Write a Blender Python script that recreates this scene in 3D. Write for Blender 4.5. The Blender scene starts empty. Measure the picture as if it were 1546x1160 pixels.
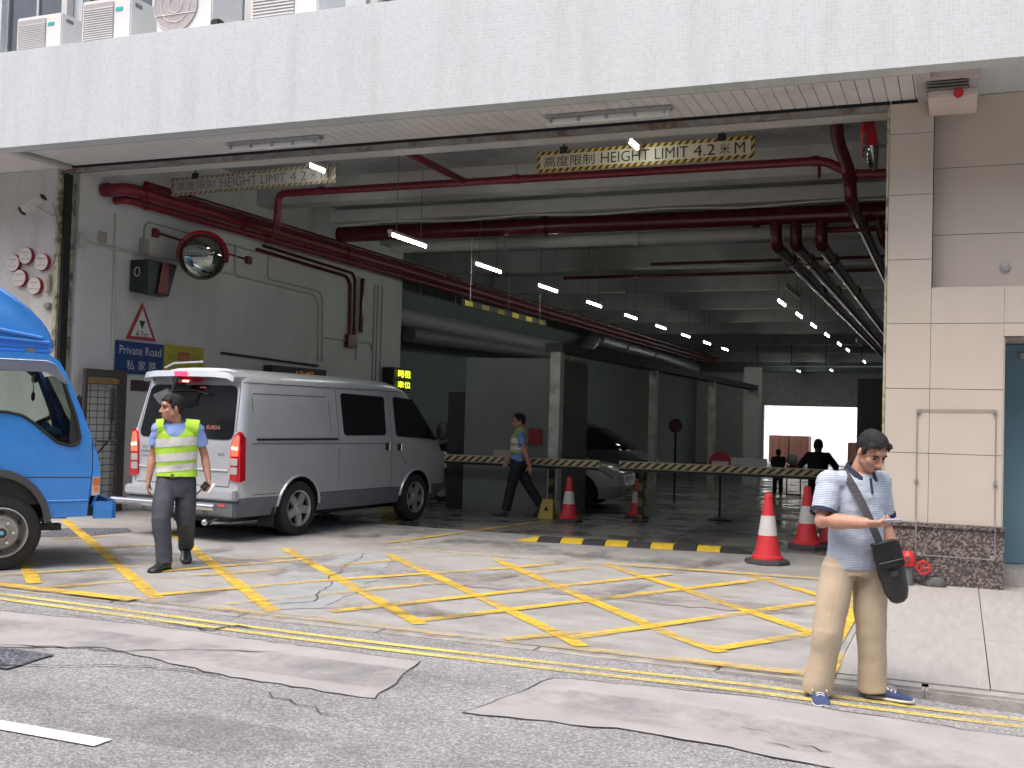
import bpy, bmesh, math, random
from mathutils import Vector, Matrix, noise
from mathutils.geometry import tessellate_polygon
random.seed(11)
S = bpy.context.scene
COL = S.collection
rad = math.radians

# ------------------------------------------------------------ camera, sky, sun, exposure
cam = bpy.data.objects.new('camera', bpy.data.cameras.new('camera'))
COL.objects.link(cam)
RW = ((0.9257287625645145, 0.3771760875976593, 0.02764881743032465),
      (-0.01413284191447469, -0.038555777843316284, 0.9991565016424189),
      (0.3779239618497258, -0.9253386682395909, -0.030361622492667734))
mw = Matrix(RW).transposed().to_4x4()
mw.translation = (0, 0, 1.58)
cam.matrix_world = mw
cam.data.sensor_width = 36.0
cam.data.lens = 1656 / 1546 * 36.0
cam.data.clip_start = 0.05
cam.data.clip_end = 600
S.camera = cam

W = bpy.data.worlds.new('World')
S.world = W
W.use_nodes = True
wn = W.node_tree
bg = wn.nodes['Background']
sky = wn.nodes.new('ShaderNodeTexSky')
sky.sky_type = 'NISHITA'
sky.sun_disc = False
SUN_EL, SUN_AZ = rad(62), rad(200)
sky.sun_elevation = SUN_EL
sky.sun_rotation = SUN_AZ
sky.air_density = 1.0
sky.dust_density = 6.0
sky.ozone_density = 1.0
wn.links.new(sky.outputs[0], bg.inputs[0])
bg.inputs[1].default_value = 0.15
sl = bpy.data.lights.new('sun', 'SUN')
sl.energy = .6
sl.angle = rad(40)
sl.color = (1.0, 0.985, 0.97)
so = bpy.data.objects.new('sun', sl)
COL.objects.link(so)
# light comes from the sky direction (azimuth measured like the sky texture: from +Y clockwise)
sd = Vector((math.sin(SUN_AZ) * math.cos(SUN_EL), math.cos(SUN_AZ) * math.cos(SUN_EL), math.sin(SUN_EL)))
so.rotation_euler = sd.to_track_quat('Z', 'Y').to_euler()
so.location = (0, -10, 40)
S.view_settings.view_transform = 'Standard'
S.view_settings.look = 'None'
S.view_settings.gamma = 1.0
S.view_settings.use_curve_mapping = False
S.view_settings.exposure = .95
S.cycles.max_bounces = 8
S.cycles.diffuse_bounces = 5
S.cycles.glossy_bounces = 4
S.cycles.transparent_max_bounces = 12
S.cycles.sample_clamp_indirect = 6

# ------------------------------------------------------------ materials
MATS = {}
def mat(name, col, rough=.6, metal=0., var=.1, scale=4., bump=0., bscale=40., spec=.5, coat=0., emit=None, estr=0.,
        col2=None, c2scale=2., c2lo=.45, c2hi=.6, stretch=(1, 1, 1), alpha_noise=None, rvar=0., world=False):
    if name in MATS: return MATS[name]
    m = bpy.data.materials.new(name); m.use_nodes = True
    nt = m.node_tree; N = nt.nodes; L = nt.links
    p = N['Principled BSDF']
    tc = N.new('ShaderNodeTexCoord'); mp = N.new('ShaderNodeMapping')
    mp.inputs['Scale'].default_value = stretch
    if world:
        g = N.new('ShaderNodeNewGeometry'); L.new(g.outputs['Position'], mp.inputs[0])
    else:
        L.new(tc.outputs['Object'], mp.inputs[0])
    n1 = N.new('ShaderNodeTexNoise'); n1.inputs['Scale'].default_value = scale; n1.inputs['Detail'].default_value = 8
    L.new(mp.outputs[0], n1.inputs['Vector'])
    mr = N.new('ShaderNodeMapRange'); mr.inputs[1].default_value = .3; mr.inputs[2].default_value = .7
    mr.inputs[3].default_value = 1 - var; mr.inputs[4].default_value = 1 + var
    L.new(n1.outputs['Fac'], mr.inputs[0])
    base = N.new('ShaderNodeRGB'); base.outputs[0].default_value = (*col, 1)
    src = base.outputs[0]
    if col2:
        n2 = N.new('ShaderNodeTexNoise'); n2.inputs['Scale'].default_value = c2scale; n2.inputs['Detail'].default_value = 9
        n2.inputs['Roughness'].default_value = .65
        L.new(mp.outputs[0], n2.inputs['Vector'])
        r2 = N.new('ShaderNodeMapRange'); r2.inputs[1].default_value = c2lo; r2.inputs[2].default_value = c2hi
        L.new(n2.outputs['Fac'], r2.inputs[0])
        mx = N.new('ShaderNodeMix'); mx.data_type = 'RGBA'
        L.new(r2.outputs[0], mx.inputs['Factor']); L.new(src, mx.inputs['A']); mx.inputs['B'].default_value = (*col2, 1)
        src = mx.outputs['Result']
    vm = N.new('ShaderNodeVectorMath'); vm.operation = 'SCALE'
    L.new(src, vm.inputs[0]); L.new(mr.outputs[0], vm.inputs['Scale'])
    L.new(vm.outputs[0], p.inputs['Base Color'])
    p.inputs['Roughness'].default_value = rough
    if rvar:
        r3 = N.new('ShaderNodeMapRange'); r3.inputs[1].default_value = .35; r3.inputs[2].default_value = .65
        r3.inputs[3].default_value = max(0.02, rough - rvar); r3.inputs[4].default_value = min(1, rough + rvar)
        L.new(n1.outputs['Fac'], r3.inputs[0]); L.new(r3.outputs[0], p.inputs['Roughness'])
    p.inputs['Metallic'].default_value = metal
    p.inputs['Specular IOR Level'].default_value = spec
    p.inputs['Coat Weight'].default_value = coat
    p.inputs['Coat Roughness'].default_value = .05
    if bump:
        nb = N.new('ShaderNodeTexNoise'); nb.inputs['Scale'].default_value = bscale; nb.inputs['Detail'].default_value = 4
        L.new(mp.outputs[0], nb.inputs['Vector'])
        b = N.new('ShaderNodeBump'); b.inputs['Strength'].default_value = bump; b.inputs['Distance'].default_value = .02
        L.new(nb.outputs['Fac'], b.inputs['Height']); L.new(b.outputs[0], p.inputs['Normal'])
    if emit:
        p.inputs['Emission Color'].default_value = (*emit, 1); p.inputs['Emission Strength'].default_value = estr
    if alpha_noise:
        na = N.new('ShaderNodeTexNoise'); na.inputs['Scale'].default_value = alpha_noise[0]; na.inputs['Detail'].default_value = 10
        na.inputs['Roughness'].default_value = .7
        L.new(tc.outputs['Object'], na.inputs['Vector'])
        nl = N.new('ShaderNodeTexNoise'); nl.inputs['Scale'].default_value = .7; nl.inputs['Detail'].default_value = 2
        L.new(tc.outputs['Object'], nl.inputs['Vector'])
        ad = N.new('ShaderNodeMath'); ad.operation = 'ADD'; L.new(na.outputs['Fac'], ad.inputs[0]); L.new(nl.outputs['Fac'], ad.inputs[1])
        ra = N.new('ShaderNodeMapRange'); ra.inputs[1].default_value = alpha_noise[1]; ra.inputs[2].default_value = alpha_noise[2]
        if len(alpha_noise) > 3: ra.inputs[3].default_value = alpha_noise[3]
        L.new(ad.outputs[0], ra.inputs[0]); L.new(ra.outputs[0], p.inputs['Alpha'])
    MATS[name] = m
    return m

def glass_thin(name, tint=(.75, .8, .78), refl=1.0):
    m = bpy.data.materials.new(name); m.use_nodes = True
    nt = m.node_tree; N = nt.nodes; L = nt.links
    N.remove(N['Principled BSDF'])
    t = N.new('ShaderNodeBsdfTransparent'); t.inputs[0].default_value = (*tint, 1)
    g = N.new('ShaderNodeBsdfGlossy'); g.inputs['Roughness'].default_value = .03
    f = N.new('ShaderNodeFresnel'); f.inputs[0].default_value = 1.45
    mx = N.new('ShaderNodeMixShader')
    mu = N.new('ShaderNodeMath'); mu.operation = 'MULTIPLY'; mu.inputs[1].default_value = refl
    L.new(f.outputs[0], mu.inputs[0]); L.new(mu.outputs[0], mx.inputs[0]); L.new(t.outputs[0], mx.inputs[1]); L.new(g.outputs[0], mx.inputs[2])
    L.new(mx.outputs[0], N['Material Output'].inputs[0])
    MATS[name] = m
    return m

def tile_mat(name, col, tw, th, mortar=.06, grout=(.45, .45, .45), rough=.35, var=.06, axes='XZ', stain=(.7, .7, .68), stain_amt=.35, bias=0., msize=.08):
    """small square tiles laid in world metres on the plane given by axes, with vertical rain streaks"""
    m = bpy.data.materials.new(name); m.use_nodes = True
    nt = m.node_tree; N = nt.nodes; L = nt.links; p = N['Principled BSDF']
    g = N.new('ShaderNodeNewGeometry'); sp = N.new('ShaderNodeSeparateXYZ'); L.new(g.outputs['Position'], sp.inputs[0])
    cb = N.new('ShaderNodeCombineXYZ'); L.new(sp.outputs[axes[0]], cb.inputs[0]); L.new(sp.outputs[axes[1]], cb.inputs[1])
    br = N.new('ShaderNodeTexBrick'); br.offset = 0.0; br.inputs['Scale'].default_value = 1.0
    br.inputs['Brick Width'].default_value = tw; br.inputs['Row Height'].default_value = th
    br.inputs['Mortar Size'].default_value = tw * msize; br.inputs['Mortar Smooth'].default_value = .3; br.inputs['Bias'].default_value = bias
    c1 = [min(1, c * (1 + var)) for c in col]; c2 = [c * (1 - var) for c in col]
    br.inputs['Color1'].default_value = (*c1, 1); br.inputs['Color2'].default_value = (*c2, 1); br.inputs['Mortar'].default_value = (*grout, 1)
    L.new(cb.outputs[0], br.inputs[0])
    mp = N.new('ShaderNodeMapping'); mp.inputs['Scale'].default_value = (2.2, .25, 1); L.new(cb.outputs[0], mp.inputs[0])
    n = N.new('ShaderNodeTexNoise'); n.inputs['Scale'].default_value = 1.6; n.inputs['Detail'].default_value = 8; L.new(mp.outputs[0], n.inputs[0])
    r = N.new('ShaderNodeMapRange'); r.inputs[1].default_value = .45; r.inputs[2].default_value = .75; r.inputs[4].default_value = stain_amt
    L.new(n.outputs['Fac'], r.inputs[0])
    mx = N.new('ShaderNodeMix'); mx.data_type = 'RGBA'; mx.blend_type = 'MULTIPLY'
    L.new(r.outputs[0], mx.inputs['Factor']); L.new(br.outputs['Color'], mx.inputs['A']); mx.inputs['B'].default_value = (*stain, 1)
    L.new(mx.outputs['Result'], p.inputs['Base Color']); p.inputs['Roughness'].default_value = rough
    bm = N.new('ShaderNodeBump'); bm.inputs['Strength'].default_value = .25; bm.inputs['Distance'].default_value = .004
    inv = N.new('ShaderNodeMath'); inv.operation = 'SUBTRACT'; inv.inputs[0].default_value = 1
    L.new(br.outputs['Fac'], inv.inputs[1]); L.new(inv.outputs[0], bm.inputs['Height']); L.new(bm.outputs[0], p.inputs['Normal'])
    MATS[name] = m
    return m

def speckle_mat(name, cols, scale, rough, bump=.0, big=None, pos=(0, .45, .7), coat=0., wet=None):
    """voronoi speckles (asphalt chippings, granite) with optional large stains"""
    m = bpy.data.materials.new(name); m.use_nodes = True
    nt = m.node_tree; N = nt.nodes; L = nt.links; p = N['Principled BSDF']
    g = N.new('ShaderNodeNewGeometry')
    v = N.new('ShaderNodeTexVoronoi'); v.inputs['Scale'].default_value = scale; L.new(g.outputs['Position'], v.inputs['Vector'])
    sc = N.new('ShaderNodeSeparateColor'); L.new(v.outputs['Color'], sc.inputs[0])
    cr = N.new('ShaderNodeValToRGB'); e = cr.color_ramp
    e.elements[0].position = pos[0]; e.elements[0].color = (*cols[0], 1)
    e.elements[1].position = pos[2]; e.elements[1].color = (*cols[2], 1)
    x = e.elements.new(pos[1]); x.color = (*cols[1], 1)
    L.new(sc.outputs[0], cr.inputs[0])
    src = cr.outputs[0]
    if big:
        n = N.new('ShaderNodeTexNoise'); n.inputs['Scale'].default_value = big[0]; n.inputs['Detail'].default_value = 7; n.inputs['Roughness'].default_value = .6
        L.new(g.outputs['Position'], n.inputs['Vector'])
        mr = N.new('ShaderNodeMapRange'); mr.inputs[1].default_value = .3; mr.inputs[2].default_value = .7; mr.inputs[3].default_value = 1 - big[1]; mr.inputs[4].default_value = 1 + big[1]
        L.new(n.outputs['Fac'], mr.inputs[0])
        vm = N.new('ShaderNodeVectorMath'); vm.operation = 'SCALE'; L.new(src, vm.inputs[0]); L.new(mr.outputs[0], vm.inputs['Scale']); src = vm.outputs[0]
    L.new(src, p.inputs['Base Color']); p.inputs['Roughness'].default_value = rough; p.inputs['Coat Weight'].default_value = coat
    if bump:
        b = N.new('ShaderNodeBump'); b.inputs['Strength'].default_value = bump; b.inputs['Distance'].default_value = .01
        L.new(v.outputs['Distance'], b.inputs['Height']); L.new(b.outputs[0], p.inputs['Normal'])
    MATS[name] = m
    return m

# ------------------------------------------------------------ object helpers
def tag(o, label=None, cat=None, group=None, kind=None):
    if label: o['label'] = label
    if cat: o['category'] = cat
    if group: o['group'] = group
    if kind: o['kind'] = kind
    return o

def empty(name, loc, rz=0., label=None, cat=None, group=None):
    o = bpy.data.objects.new(name, None); COL.objects.link(o)
    o.empty_display_size = .2
    o.location = loc; o.rotation_euler = (0, 0, rz)
    return tag(o, label, cat, group)

def wmat(o):
    m = o.matrix_basis.copy()
    while o.parent:
        o = o.parent; m = o.matrix_basis @ m
    return m

def copy_tree(o, parent=None):
    c = o.copy(); COL.objects.link(c); c.parent = parent
    for ch in [x for x in o.children]: copy_tree(ch, c)
    return c

class MB:
    def __init__(s): s.v = []; s.f = []; s.mi = []; s.sm = []
    def add(s, vs, fs, mi=0, smooth=False):
        b = len(s.v); s.v += [Vector(v) for v in vs]; s.f += [[i + b for i in f] for f in fs]
        s.mi += [mi] * len(fs); s.sm += [smooth] * len(fs); return s
    def box(s, lo, hi, mi=0, M=None, bev=0.):
        x0, y0, z0 = lo; x1, y1, z1 = hi
        if x0 > x1: x0, x1 = x1, x0
        if y0 > y1: y0, y1 = y1, y0
        if z0 > z1: z0, z1 = z1, z0
        if bev > 0:
            bm = bmesh.new(); bmesh.ops.create_cube(bm, size=1)
            for v in bm.verts: v.co = Vector(((x0 + x1) / 2 + v.co.x * (x1 - x0), (y0 + y1) / 2 + v.co.y * (y1 - y0), (z0 + z1) / 2 + v.co.z * (z1 - z0)))
            bmesh.ops.bevel(bm, geom=bm.edges[:], offset=bev, segments=2, affect='EDGES')
            bm.verts.index_update()
            vs = [v.co.copy() for v in bm.verts]; fs = [[v.index for v in f.verts] for f in bm.faces]; bm.free()
        else:
            vs = [Vector(c) for c in ((x0, y0, z0), (x1, y0, z0), (x1, y1, z0), (x0, y1, z0), (x0, y0, z1), (x1, y0, z1), (x1, y1, z1), (x0, y1, z1))]
            fs = [[0, 3, 2, 1], [4, 5, 6, 7], [0, 1, 5, 4], [1, 2, 6, 5], [2, 3, 7, 6], [3, 0, 4, 7]]
        if M: vs = [M @ v for v in vs]
        return s.add(vs, fs, mi)
    def quad(s, a, b, c, d, mi=0): return s.add([a, b, c, d], [[0, 1, 2, 3]], mi)
    def cyl(s, p0, p1, r0, r1=None, seg=16, mi=0, cap=True, smooth=True):
        p0, p1 = Vector(p0), Vector(p1); r1 = r0 if r1 is None else r1
        d = (p1 - p0).normalized(); a = d.orthogonal().normalized(); b = d.cross(a)
        vs = []
        for p, r in ((p0, r0), (p1, r1)):
            for i in range(seg):
                t = 2 * math.pi * i / seg; vs.append(p + a * (r * math.cos(t)) + b * (r * math.sin(t)))
        fs = [[i, (i + 1) % seg, seg + (i + 1) % seg, seg + i] for i in range(seg)]
        s.add(vs, fs, mi, smooth)
        if cap: s.add(vs[:seg], [list(range(seg))[::-1]], mi); s.add(vs[seg:], [list(range(seg))], mi)
        return s
    def lathe(s, prof, c=(0, 0, 0), axis=(0, 0, 1), seg=24, mi=0, smooth=True):
        c = Vector(c); d = Vector(axis).normalized(); a = d.orthogonal().normalized(); b = d.cross(a); n = len(prof); vs = []
        for r, h in prof:
            for i in range(seg):
                t = 2 * math.pi * i / seg; vs.append(c + d * h + a * (r * math.cos(t)) + b * (r * math.sin(t)))
        fs = [[k * seg + i, k * seg + (i + 1) % seg, (k + 1) * seg + (i + 1) % seg, (k + 1) * seg + i] for k in range(n - 1) for i in range(seg)]
        return s.add(vs, fs, mi, smooth)
    def tube(s, pts, r, seg=10, mi=0, cap=True, up=None, flat=1.):
        pts = [Vector(p) for p in pts]; n = len(pts); rs = r if isinstance(r, (list, tuple)) else [r] * n
        vs = []; prev = None
        for i, p in enumerate(pts):
            t = (pts[min(i + 1, n - 1)] - pts[max(i - 1, 0)]).normalized()
            if prev is None:
                a = Vector(up).cross(t).normalized() if up else t.orthogonal().normalized()
            else:
                a = (prev - t * prev.dot(t)).normalized()
            prev = a; b = t.cross(a)
            for k in range(seg):
                w = 2 * math.pi * k / seg; vs.append(p + a * (rs[i] * math.cos(w)) + b * (rs[i] * flat * math.sin(w)))
        fs = [[k * seg + i, k * seg + (i + 1) % seg, (k + 1) * seg + (i + 1) % seg, (k + 1) * seg + i] for k in range(n - 1) for i in range(seg)]
        s.add(vs, fs, mi, True)
        if cap: s.add(vs[:seg], [list(range(seg))[::-1]], mi); s.add(vs[-seg:], [list(range(seg))], mi)
        return s
    def ell(s, c, r, M=None, seg=16, rings=10, mi=0):
        vs = []; c = Vector(c)
        for i in range(rings + 1):
            ph = math.pi * i / rings
            for k in range(seg):
                t = 2 * math.pi * k / seg
                q = Vector((r[0] * math.sin(ph) * math.cos(t), r[1] * math.sin(ph) * math.sin(t), r[2] * math.cos(ph)))
                vs.append(c + (M @ q if M else q))
        fs = [[i * seg + k, (i + 1) * seg + k, (i + 1) * seg + (k + 1) % seg, i * seg + (k + 1) % seg] for i in range(rings) for k in range(seg)]
        return s.add(vs, fs, mi, True)
    def poly(s, outline, f0, f1, holes=(), mi=0):
        """outline: 2D points; f0/f1 map a 2D point to the near / far 3D face"""
        loops = [list(outline)] + [list(h) for h in holes]
        flat = [p for l in loops for p in l]
        tris = tessellate_polygon([[Vector((p[0], p[1], 0)) for p in l] for l in loops])
        n = len(flat); vs = [f0(p) for p in flat] + [f1(p) for p in flat]
        fs = [list(t) for t in tris] + [[i + n for i in t][::-1] for t in tris]
        b = 0
        for l in loops:
            k = len(l); fs += [[b + i, b + (i + 1) % k, b + (i + 1) % k + n, b + i + n] for i in range(k)]; b += k
        return s.add(vs, fs, mi)
    def rings(s, rs, mi=0, cap=True, smooth=True):
        n = len(rs[0]); vs = [v for r in rs for v in r]
        fs = [[k * n + i, k * n + (i + 1) % n, (k + 1) * n + (i + 1) % n, (k + 1) * n + i] for k in range(len(rs) - 1) for i in range(n)]
        s.add(vs, fs, mi, smooth)
        if cap: s.add(rs[0], [list(range(n))[::-1]], mi); s.add(rs[-1], [list(range(n))], mi)
        return s
    def build(s, name, m, parent=None, world=True, origin=None, fixn=True):
        vs = s.v; o = bpy.data.objects.new(name, None) if False else None
        me = bpy.data.meshes.new(name)
        off = None
        if parent is not None:
            if world:
                inv = wmat(parent).inverted(); vs = [inv @ v for v in vs]
        else:
            if origin is None:
                xs = [v.x for v in vs]; ys = [v.y for v in vs]; zs = [v.z for v in vs]
                origin = ((min(xs) + max(xs)) / 2, (min(ys) + max(ys)) / 2, min(zs))
            off = Vector(origin); vs = [v - off for v in vs]
        me.from_pydata([tuple(v) for v in vs], [], s.f)
        ms = m if isinstance(m, (list, tuple)) else [m]
        for x in ms: me.materials.append(x)
        me.polygons.foreach_set('material_index', s.mi); me.polygons.foreach_set('use_smooth', s.sm)
        me.update()
        if fixn:
            bm = bmesh.new(); bm.from_mesh(me); bmesh.ops.remove_doubles(bm, verts=bm.verts, dist=1e-5)
            bmesh.ops.recalc_face_normals(bm, faces=bm.faces); bm.to_mesh(me); bm.free()
        if any(s.sm): 
            try: me.set_sharp_from_angle(angle=rad(38))
            except Exception: pass
        o = bpy.data.objects.new(name, me); COL.objects.link(o)
        if off is not None: o.location = off
        if parent is not None: o.parent = parent
        return o

def solid(name, m, parent=None, **k):
    return MB().box(*k.pop('b'), **k).build(name, m, parent)

def round_path(pts, r=.1, n=5):
    pts = [Vector(p) for p in pts]; out = [pts[0]]
    for i in range(1, len(pts) - 1):
        a, b, c = pts[i - 1], pts[i], pts[i + 1]
        d0 = (a - b); d1 = (c - b); rr = min(r, d0.length * .45, d1.length * .45)
        p0 = b + d0.normalized() * rr; p1 = b + d1.normalized() * rr
        for k in range(n + 1):
            t = k / n; out.append(p0 * (1 - t) ** 2 + b * 2 * t * (1 - t) + p1 * t * t)
    out.append(pts[-1]); return out

def lettering(name, text, org, xd, yd, w, h, m, parent, depth=.002, shear=0., keep=False):
    """flat raised letters: lower-left corner org, fitted to w x h (w may be None)"""
    cu = bpy.data.curves.new(name, 'FONT'); cu.body = text; cu.size = 1; cu.extrude = 0.0; cu.resolution_u = 3; cu.shear = shear
    to = bpy.data.objects.new(name + '_tmp', cu); COL.objects.link(to)
    dg = bpy.context.evaluated_depsgraph_get(); me = bpy.data.meshes.new_from_object(to.evaluated_get(dg))
    bpy.data.objects.remove(to); bpy.data.curves.remove(cu)
    if not len(me.vertices): return None
    xs = [v.co.x for v in me.vertices]; ys = [v.co.y for v in me.vertices]
    x0, x1, y0, y1 = min(xs), max(xs), min(ys), max(ys)
    sy = h / (y1 - y0); sx = w / (x1 - x0) if w else sy
    xd, yd = Vector(xd).normalized(), Vector(yd).normalized(); nd = xd.cross(yd)
    inv = wmat(parent).inverted() if parent else Matrix()
    org = Vector(org)
    for v in me.vertices:
        v.co = inv @ (org + xd * ((v.co.x - x0) * sx) + yd * ((v.co.y - y0) * sy) + nd * depth)
    me.materials.clear(); me.materials.append(m)
    o = bpy.data.objects.new(name, me); COL.objects.link(o); o.parent = parent
    return o

class Blob(MB):
    """closed shapes fused into one continuous skin by a voxel remesh"""
    def loft(s, rs, seg=20, axis=None):
        """rs: (centre, rx, ry, yaw) horizontal ellipses, or with a normal vector as 5th"""
        out = []
        for r in rs:
            c = Vector(r[0]); rx, ry = r[1], r[2]; yaw = r[3] if len(r) > 3 else 0
            n = Vector(r[4]).normalized() if len(r) > 4 else Vector((0, 0, 1))
            a = Vector((math.cos(yaw), math.sin(yaw), 0)); a = (a - n * a.dot(n)).normalized(); b = n.cross(a)
            out.append([c + a * (rx * math.cos(2 * math.pi * k / seg)) + b * (ry * math.sin(2 * math.pi * k / seg)) for k in range(seg)])
        return s.rings(out)
    def limb(s, pts, rs, round_=(True, True), flat=1., up=None, seg=14):
        s.tube(pts, rs, seg=seg, flat=flat, up=up)
        if round_[0]: s.ell(pts[0], (rs[0],) * 3, seg=12, rings=8)
        if round_[1]: s.ell(pts[-1], (rs[-1],) * 3, seg=12, rings=8)
        for p, r in list(zip(pts, rs))[1:-1]: s.ell(p, (r * 1.0,) * 3, seg=12, rings=8)
        return s
    def fuse(s, name, m, parent, voxel=.008, smooth=6, wr=0., wscale=9., wst=(1, 1, 1), sf=.5, cut=None):
        me = bpy.data.meshes.new('tmp'); me.from_pydata([tuple(v) for v in s.v], [], s.f); me.update()
        bm = bmesh.new(); bm.from_mesh(me); bmesh.ops.recalc_face_normals(bm, faces=bm.faces); bm.to_mesh(me); bm.free()
        o = bpy.data.objects.new('tmp', me); COL.objects.link(o)
        r = o.modifiers.new('r', 'REMESH'); r.mode = 'VOXEL'; r.voxel_size = voxel; r.use_smooth_shade = True
        if smooth:
            k = o.modifiers.new('s', 'SMOOTH'); k.factor = sf; k.iterations = smooth
        dg = bpy.context.evaluated_depsgraph_get(); dg.update()
        out = bpy.data.meshes.new_from_object(o.evaluated_get(dg)); bpy.data.objects.remove(o); bpy.data.meshes.remove(me)
        out.name = name
        if wr:
            nn = [v.normal.copy() for v in out.vertices]
            for v, n in zip(out.vertices, nn):
                q = Vector((v.co.x * wst[0], v.co.y * wst[1], v.co.z * wst[2])) * wscale
                d = noise.noise(q) + .5 * noise.noise(q * 2.1 + Vector((3, 1, 7)))
                v.co += n * (d * wr)
        if cut:
            bm = bmesh.new(); bm.from_mesh(out)
            for co, no in cut:
                g = bmesh.ops.bisect_plane(bm, geom=bm.verts[:] + bm.edges[:] + bm.faces[:], plane_co=co, plane_no=no, clear_outer=True)
            bm.to_mesh(out); bm.free()
        out.materials.clear(); out.materials.append(m)
        for p in out.polygons: p.use_smooth = True
        ob = bpy.data.objects.new(name, out); COL.objects.link(ob); ob.parent = parent
        return ob
# ------------------------------------------------------------ material set
asphalt = speckle_mat('asphalt', [(.17, .172, .182), (.26, .262, .272), (.42, .42, .43)], 95, .85, .5, (1.1, .16), (0, .55, .95))
asphalt_fine = speckle_mat('asphalt_patch', [(.035, .038, .048), (.09, .095, .115), (.24, .25, .29)], 65, .8, .6, (1.5, .1), (0, .55, .95))
patchm = mat('pinkish_concrete_patch', (.365, .357, .36), .9, var=.10, scale=2.5, bump=.25, bscale=90, col2=(.31, .303, .306), c2scale=1.1, c2lo=.5, c2hi=.75, world=True)
drivem = mat('driveway_concrete', (.335, .335, .33), .78, var=.11, scale=3.5, bump=.25, bscale=60, col2=(.25, .245, .235), c2scale=.7, c2lo=.46, c2hi=.68, stretch=(.8, 1.6, 1), rvar=.1, world=True)
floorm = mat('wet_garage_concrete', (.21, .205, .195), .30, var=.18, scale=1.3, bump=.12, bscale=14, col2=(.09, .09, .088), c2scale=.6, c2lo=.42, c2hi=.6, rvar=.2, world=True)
pavem = mat('pavement_concrete', (.37, .36, .35), .85, var=.08, scale=5, bump=.5, bscale=35, stretch=(3.5, .5, 1), col2=(.33, .325, .31), c2scale=.9, c2lo=.5, c2hi=.7, world=True)
kerbm = mat('kerb_stone', (.34, .33, .32), .85, var=.18, scale=7, bump=.4, bscale=50, world=True)
darkline = mat('crack_dark', (.06, .057, .056), .95, var=.3, scale=20)
yel = mat('worn_yellow_paint', (.70, .47, .05), .7, var=.14, scale=6, alpha_noise=(7, .80, 1.18, .15))
yel_faint = mat('very_worn_yellow_paint', (.66, .44, .06), .75, var=.12, scale=6, alpha_noise=(9, .92, 1.30, .0))
yel_line = mat('yellow_road_line', (.66, .55, .17), .75, var=.08, scale=10, alpha_noise=(26, .80, 1.12, .35))
whitem = mat('white_road_paint', (.75, .75, .73), .7, var=.05, alpha_noise=(20, .68, .85, .3))
mosaic = tile_mat('white_mosaic_tiles', (.535, .58, .605), .04, .04, grout=(.60, .61, .615), rough=.4, var=.05, stain=(.72, .72, .68), stain_amt=.38, msize=.09)
mosaic_l = tile_mat('grey_mosaic_tiles', (.56, .545, .53), .03, .03, grout=(.45, .44, .43), rough=.5, var=.06, stain=(.6, .56, .5), stain_amt=.5, msize=.1)
stone = mat('beige_stone_panel', (.52, .475, .425), .55, var=.035, scale=2.5, bump=.03, bscale=80, col2=(.52, .465, .40), c2scale=1.2, c2lo=.45, c2hi=.65, world=True)
stone_s = mat('grey_beige_stone_panel', (.53, .475, .415), .55, var=.03, scale=2.5, bump=.03, bscale=80, world=True)
granite = speckle_mat('brown_granite', [(.03, .026, .025), (.085, .07, .068), (.24, .21, .2)], 55, .3, 0, (3, .1), (0, .5, .93), coat=.2)
whitewall = mat('painted_white_wall', (.68, .685, .675), .75, var=.05, scale=1.5, bump=.08, bscale=30, col2=(.55, .55, .535), c2scale=.8, c2lo=.48, c2hi=.75, stretch=(1, 1, .4), world=True)
ceilm = mat('ceiling_paint', (.46, .465, .465), .85, var=.07, scale=1.2, col2=(.29, .29, .29), c2scale=.6, world=True)
beamm = mat('beam_paint', (.55, .55, .535), .8, var=.06, scale=2, col2=(.45, .45, .43), c2scale=.9, world=True)
darkwall = mat('grey_green_wall', (.22, .245, .235), .8, var=.07, scale=2, world=True)
slatm = mat('cream_metal_slat', (.66, .645, .645), .5, var=.05, scale=4, col2=(.50, .475, .455), c2scale=1.3, c2lo=.55, c2hi=.75, world=True)
darkm = mat('dark_gap', (.02, .02, .02), .9)
track = mat('rusty_steel_track', (.24, .23, .22), .6, metal=.2, var=.2, scale=8, col2=(.16, .10, .075), c2scale=2.5, c2lo=.52, c2hi=.62, world=True)
limey = mat('stained_edge_strip', (.40, .38, .27), .7, var=.2, scale=9, col2=(.12, .11, .07), c2scale=6, c2lo=.5, c2hi=.6, world=True)
redpipe = mat('dark_red_pipe_paint', (.18, .013, .022), .38, var=.15, scale=7, spec=.5)
redpipe_d = mat('maroon_pipe_paint', (.10, .010, .016), .22, var=.2, scale=7)
whpipe = mat('off_white_pipe_paint', (.52, .52, .50), .5, var=.06, scale=5)
greypipe = mat('grey_conduit_paint', (.36, .37, .37), .5, var=.08, scale=6)
galv = mat('galvanised_steel', (.45, .46, .46), .38, metal=.7, var=.12, scale=10)
chrome = mat('polished_steel', (.75, .75, .76), .12, metal=1, var=.03)
blackm = mat('black_plastic', (.018, .018, .02), .45, var=.15)
rubber = mat('tyre_rubber', (.022, .022, .023), .8, var=.2, scale=15, bump=.2, bscale=80)
white = mat('white_paint', (.72, .72, .71), .45, var=.03)
blkp = mat('black_lettering', (.02, .02, .02), .6)
redp = mat('bright_red_paint', (.55, .03, .035), .4, var=.08)
yelp = mat('safety_yellow', (.66, .47, .03), .5, var=.1, scale=12)
tube_on = mat('lit_tube', (.9, .95, .9), .4, emit=(.93, 1.0, .92), estr=18)
tube_off = mat('unlit_tube', (.60, .62, .62), .25)
dglass = mat('dark_tinted_glass', (.010, .012, .013), .04, var=.05, spec=.5)
glass = glass_thin('clear_glass', (.80, .84, .82))

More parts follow.
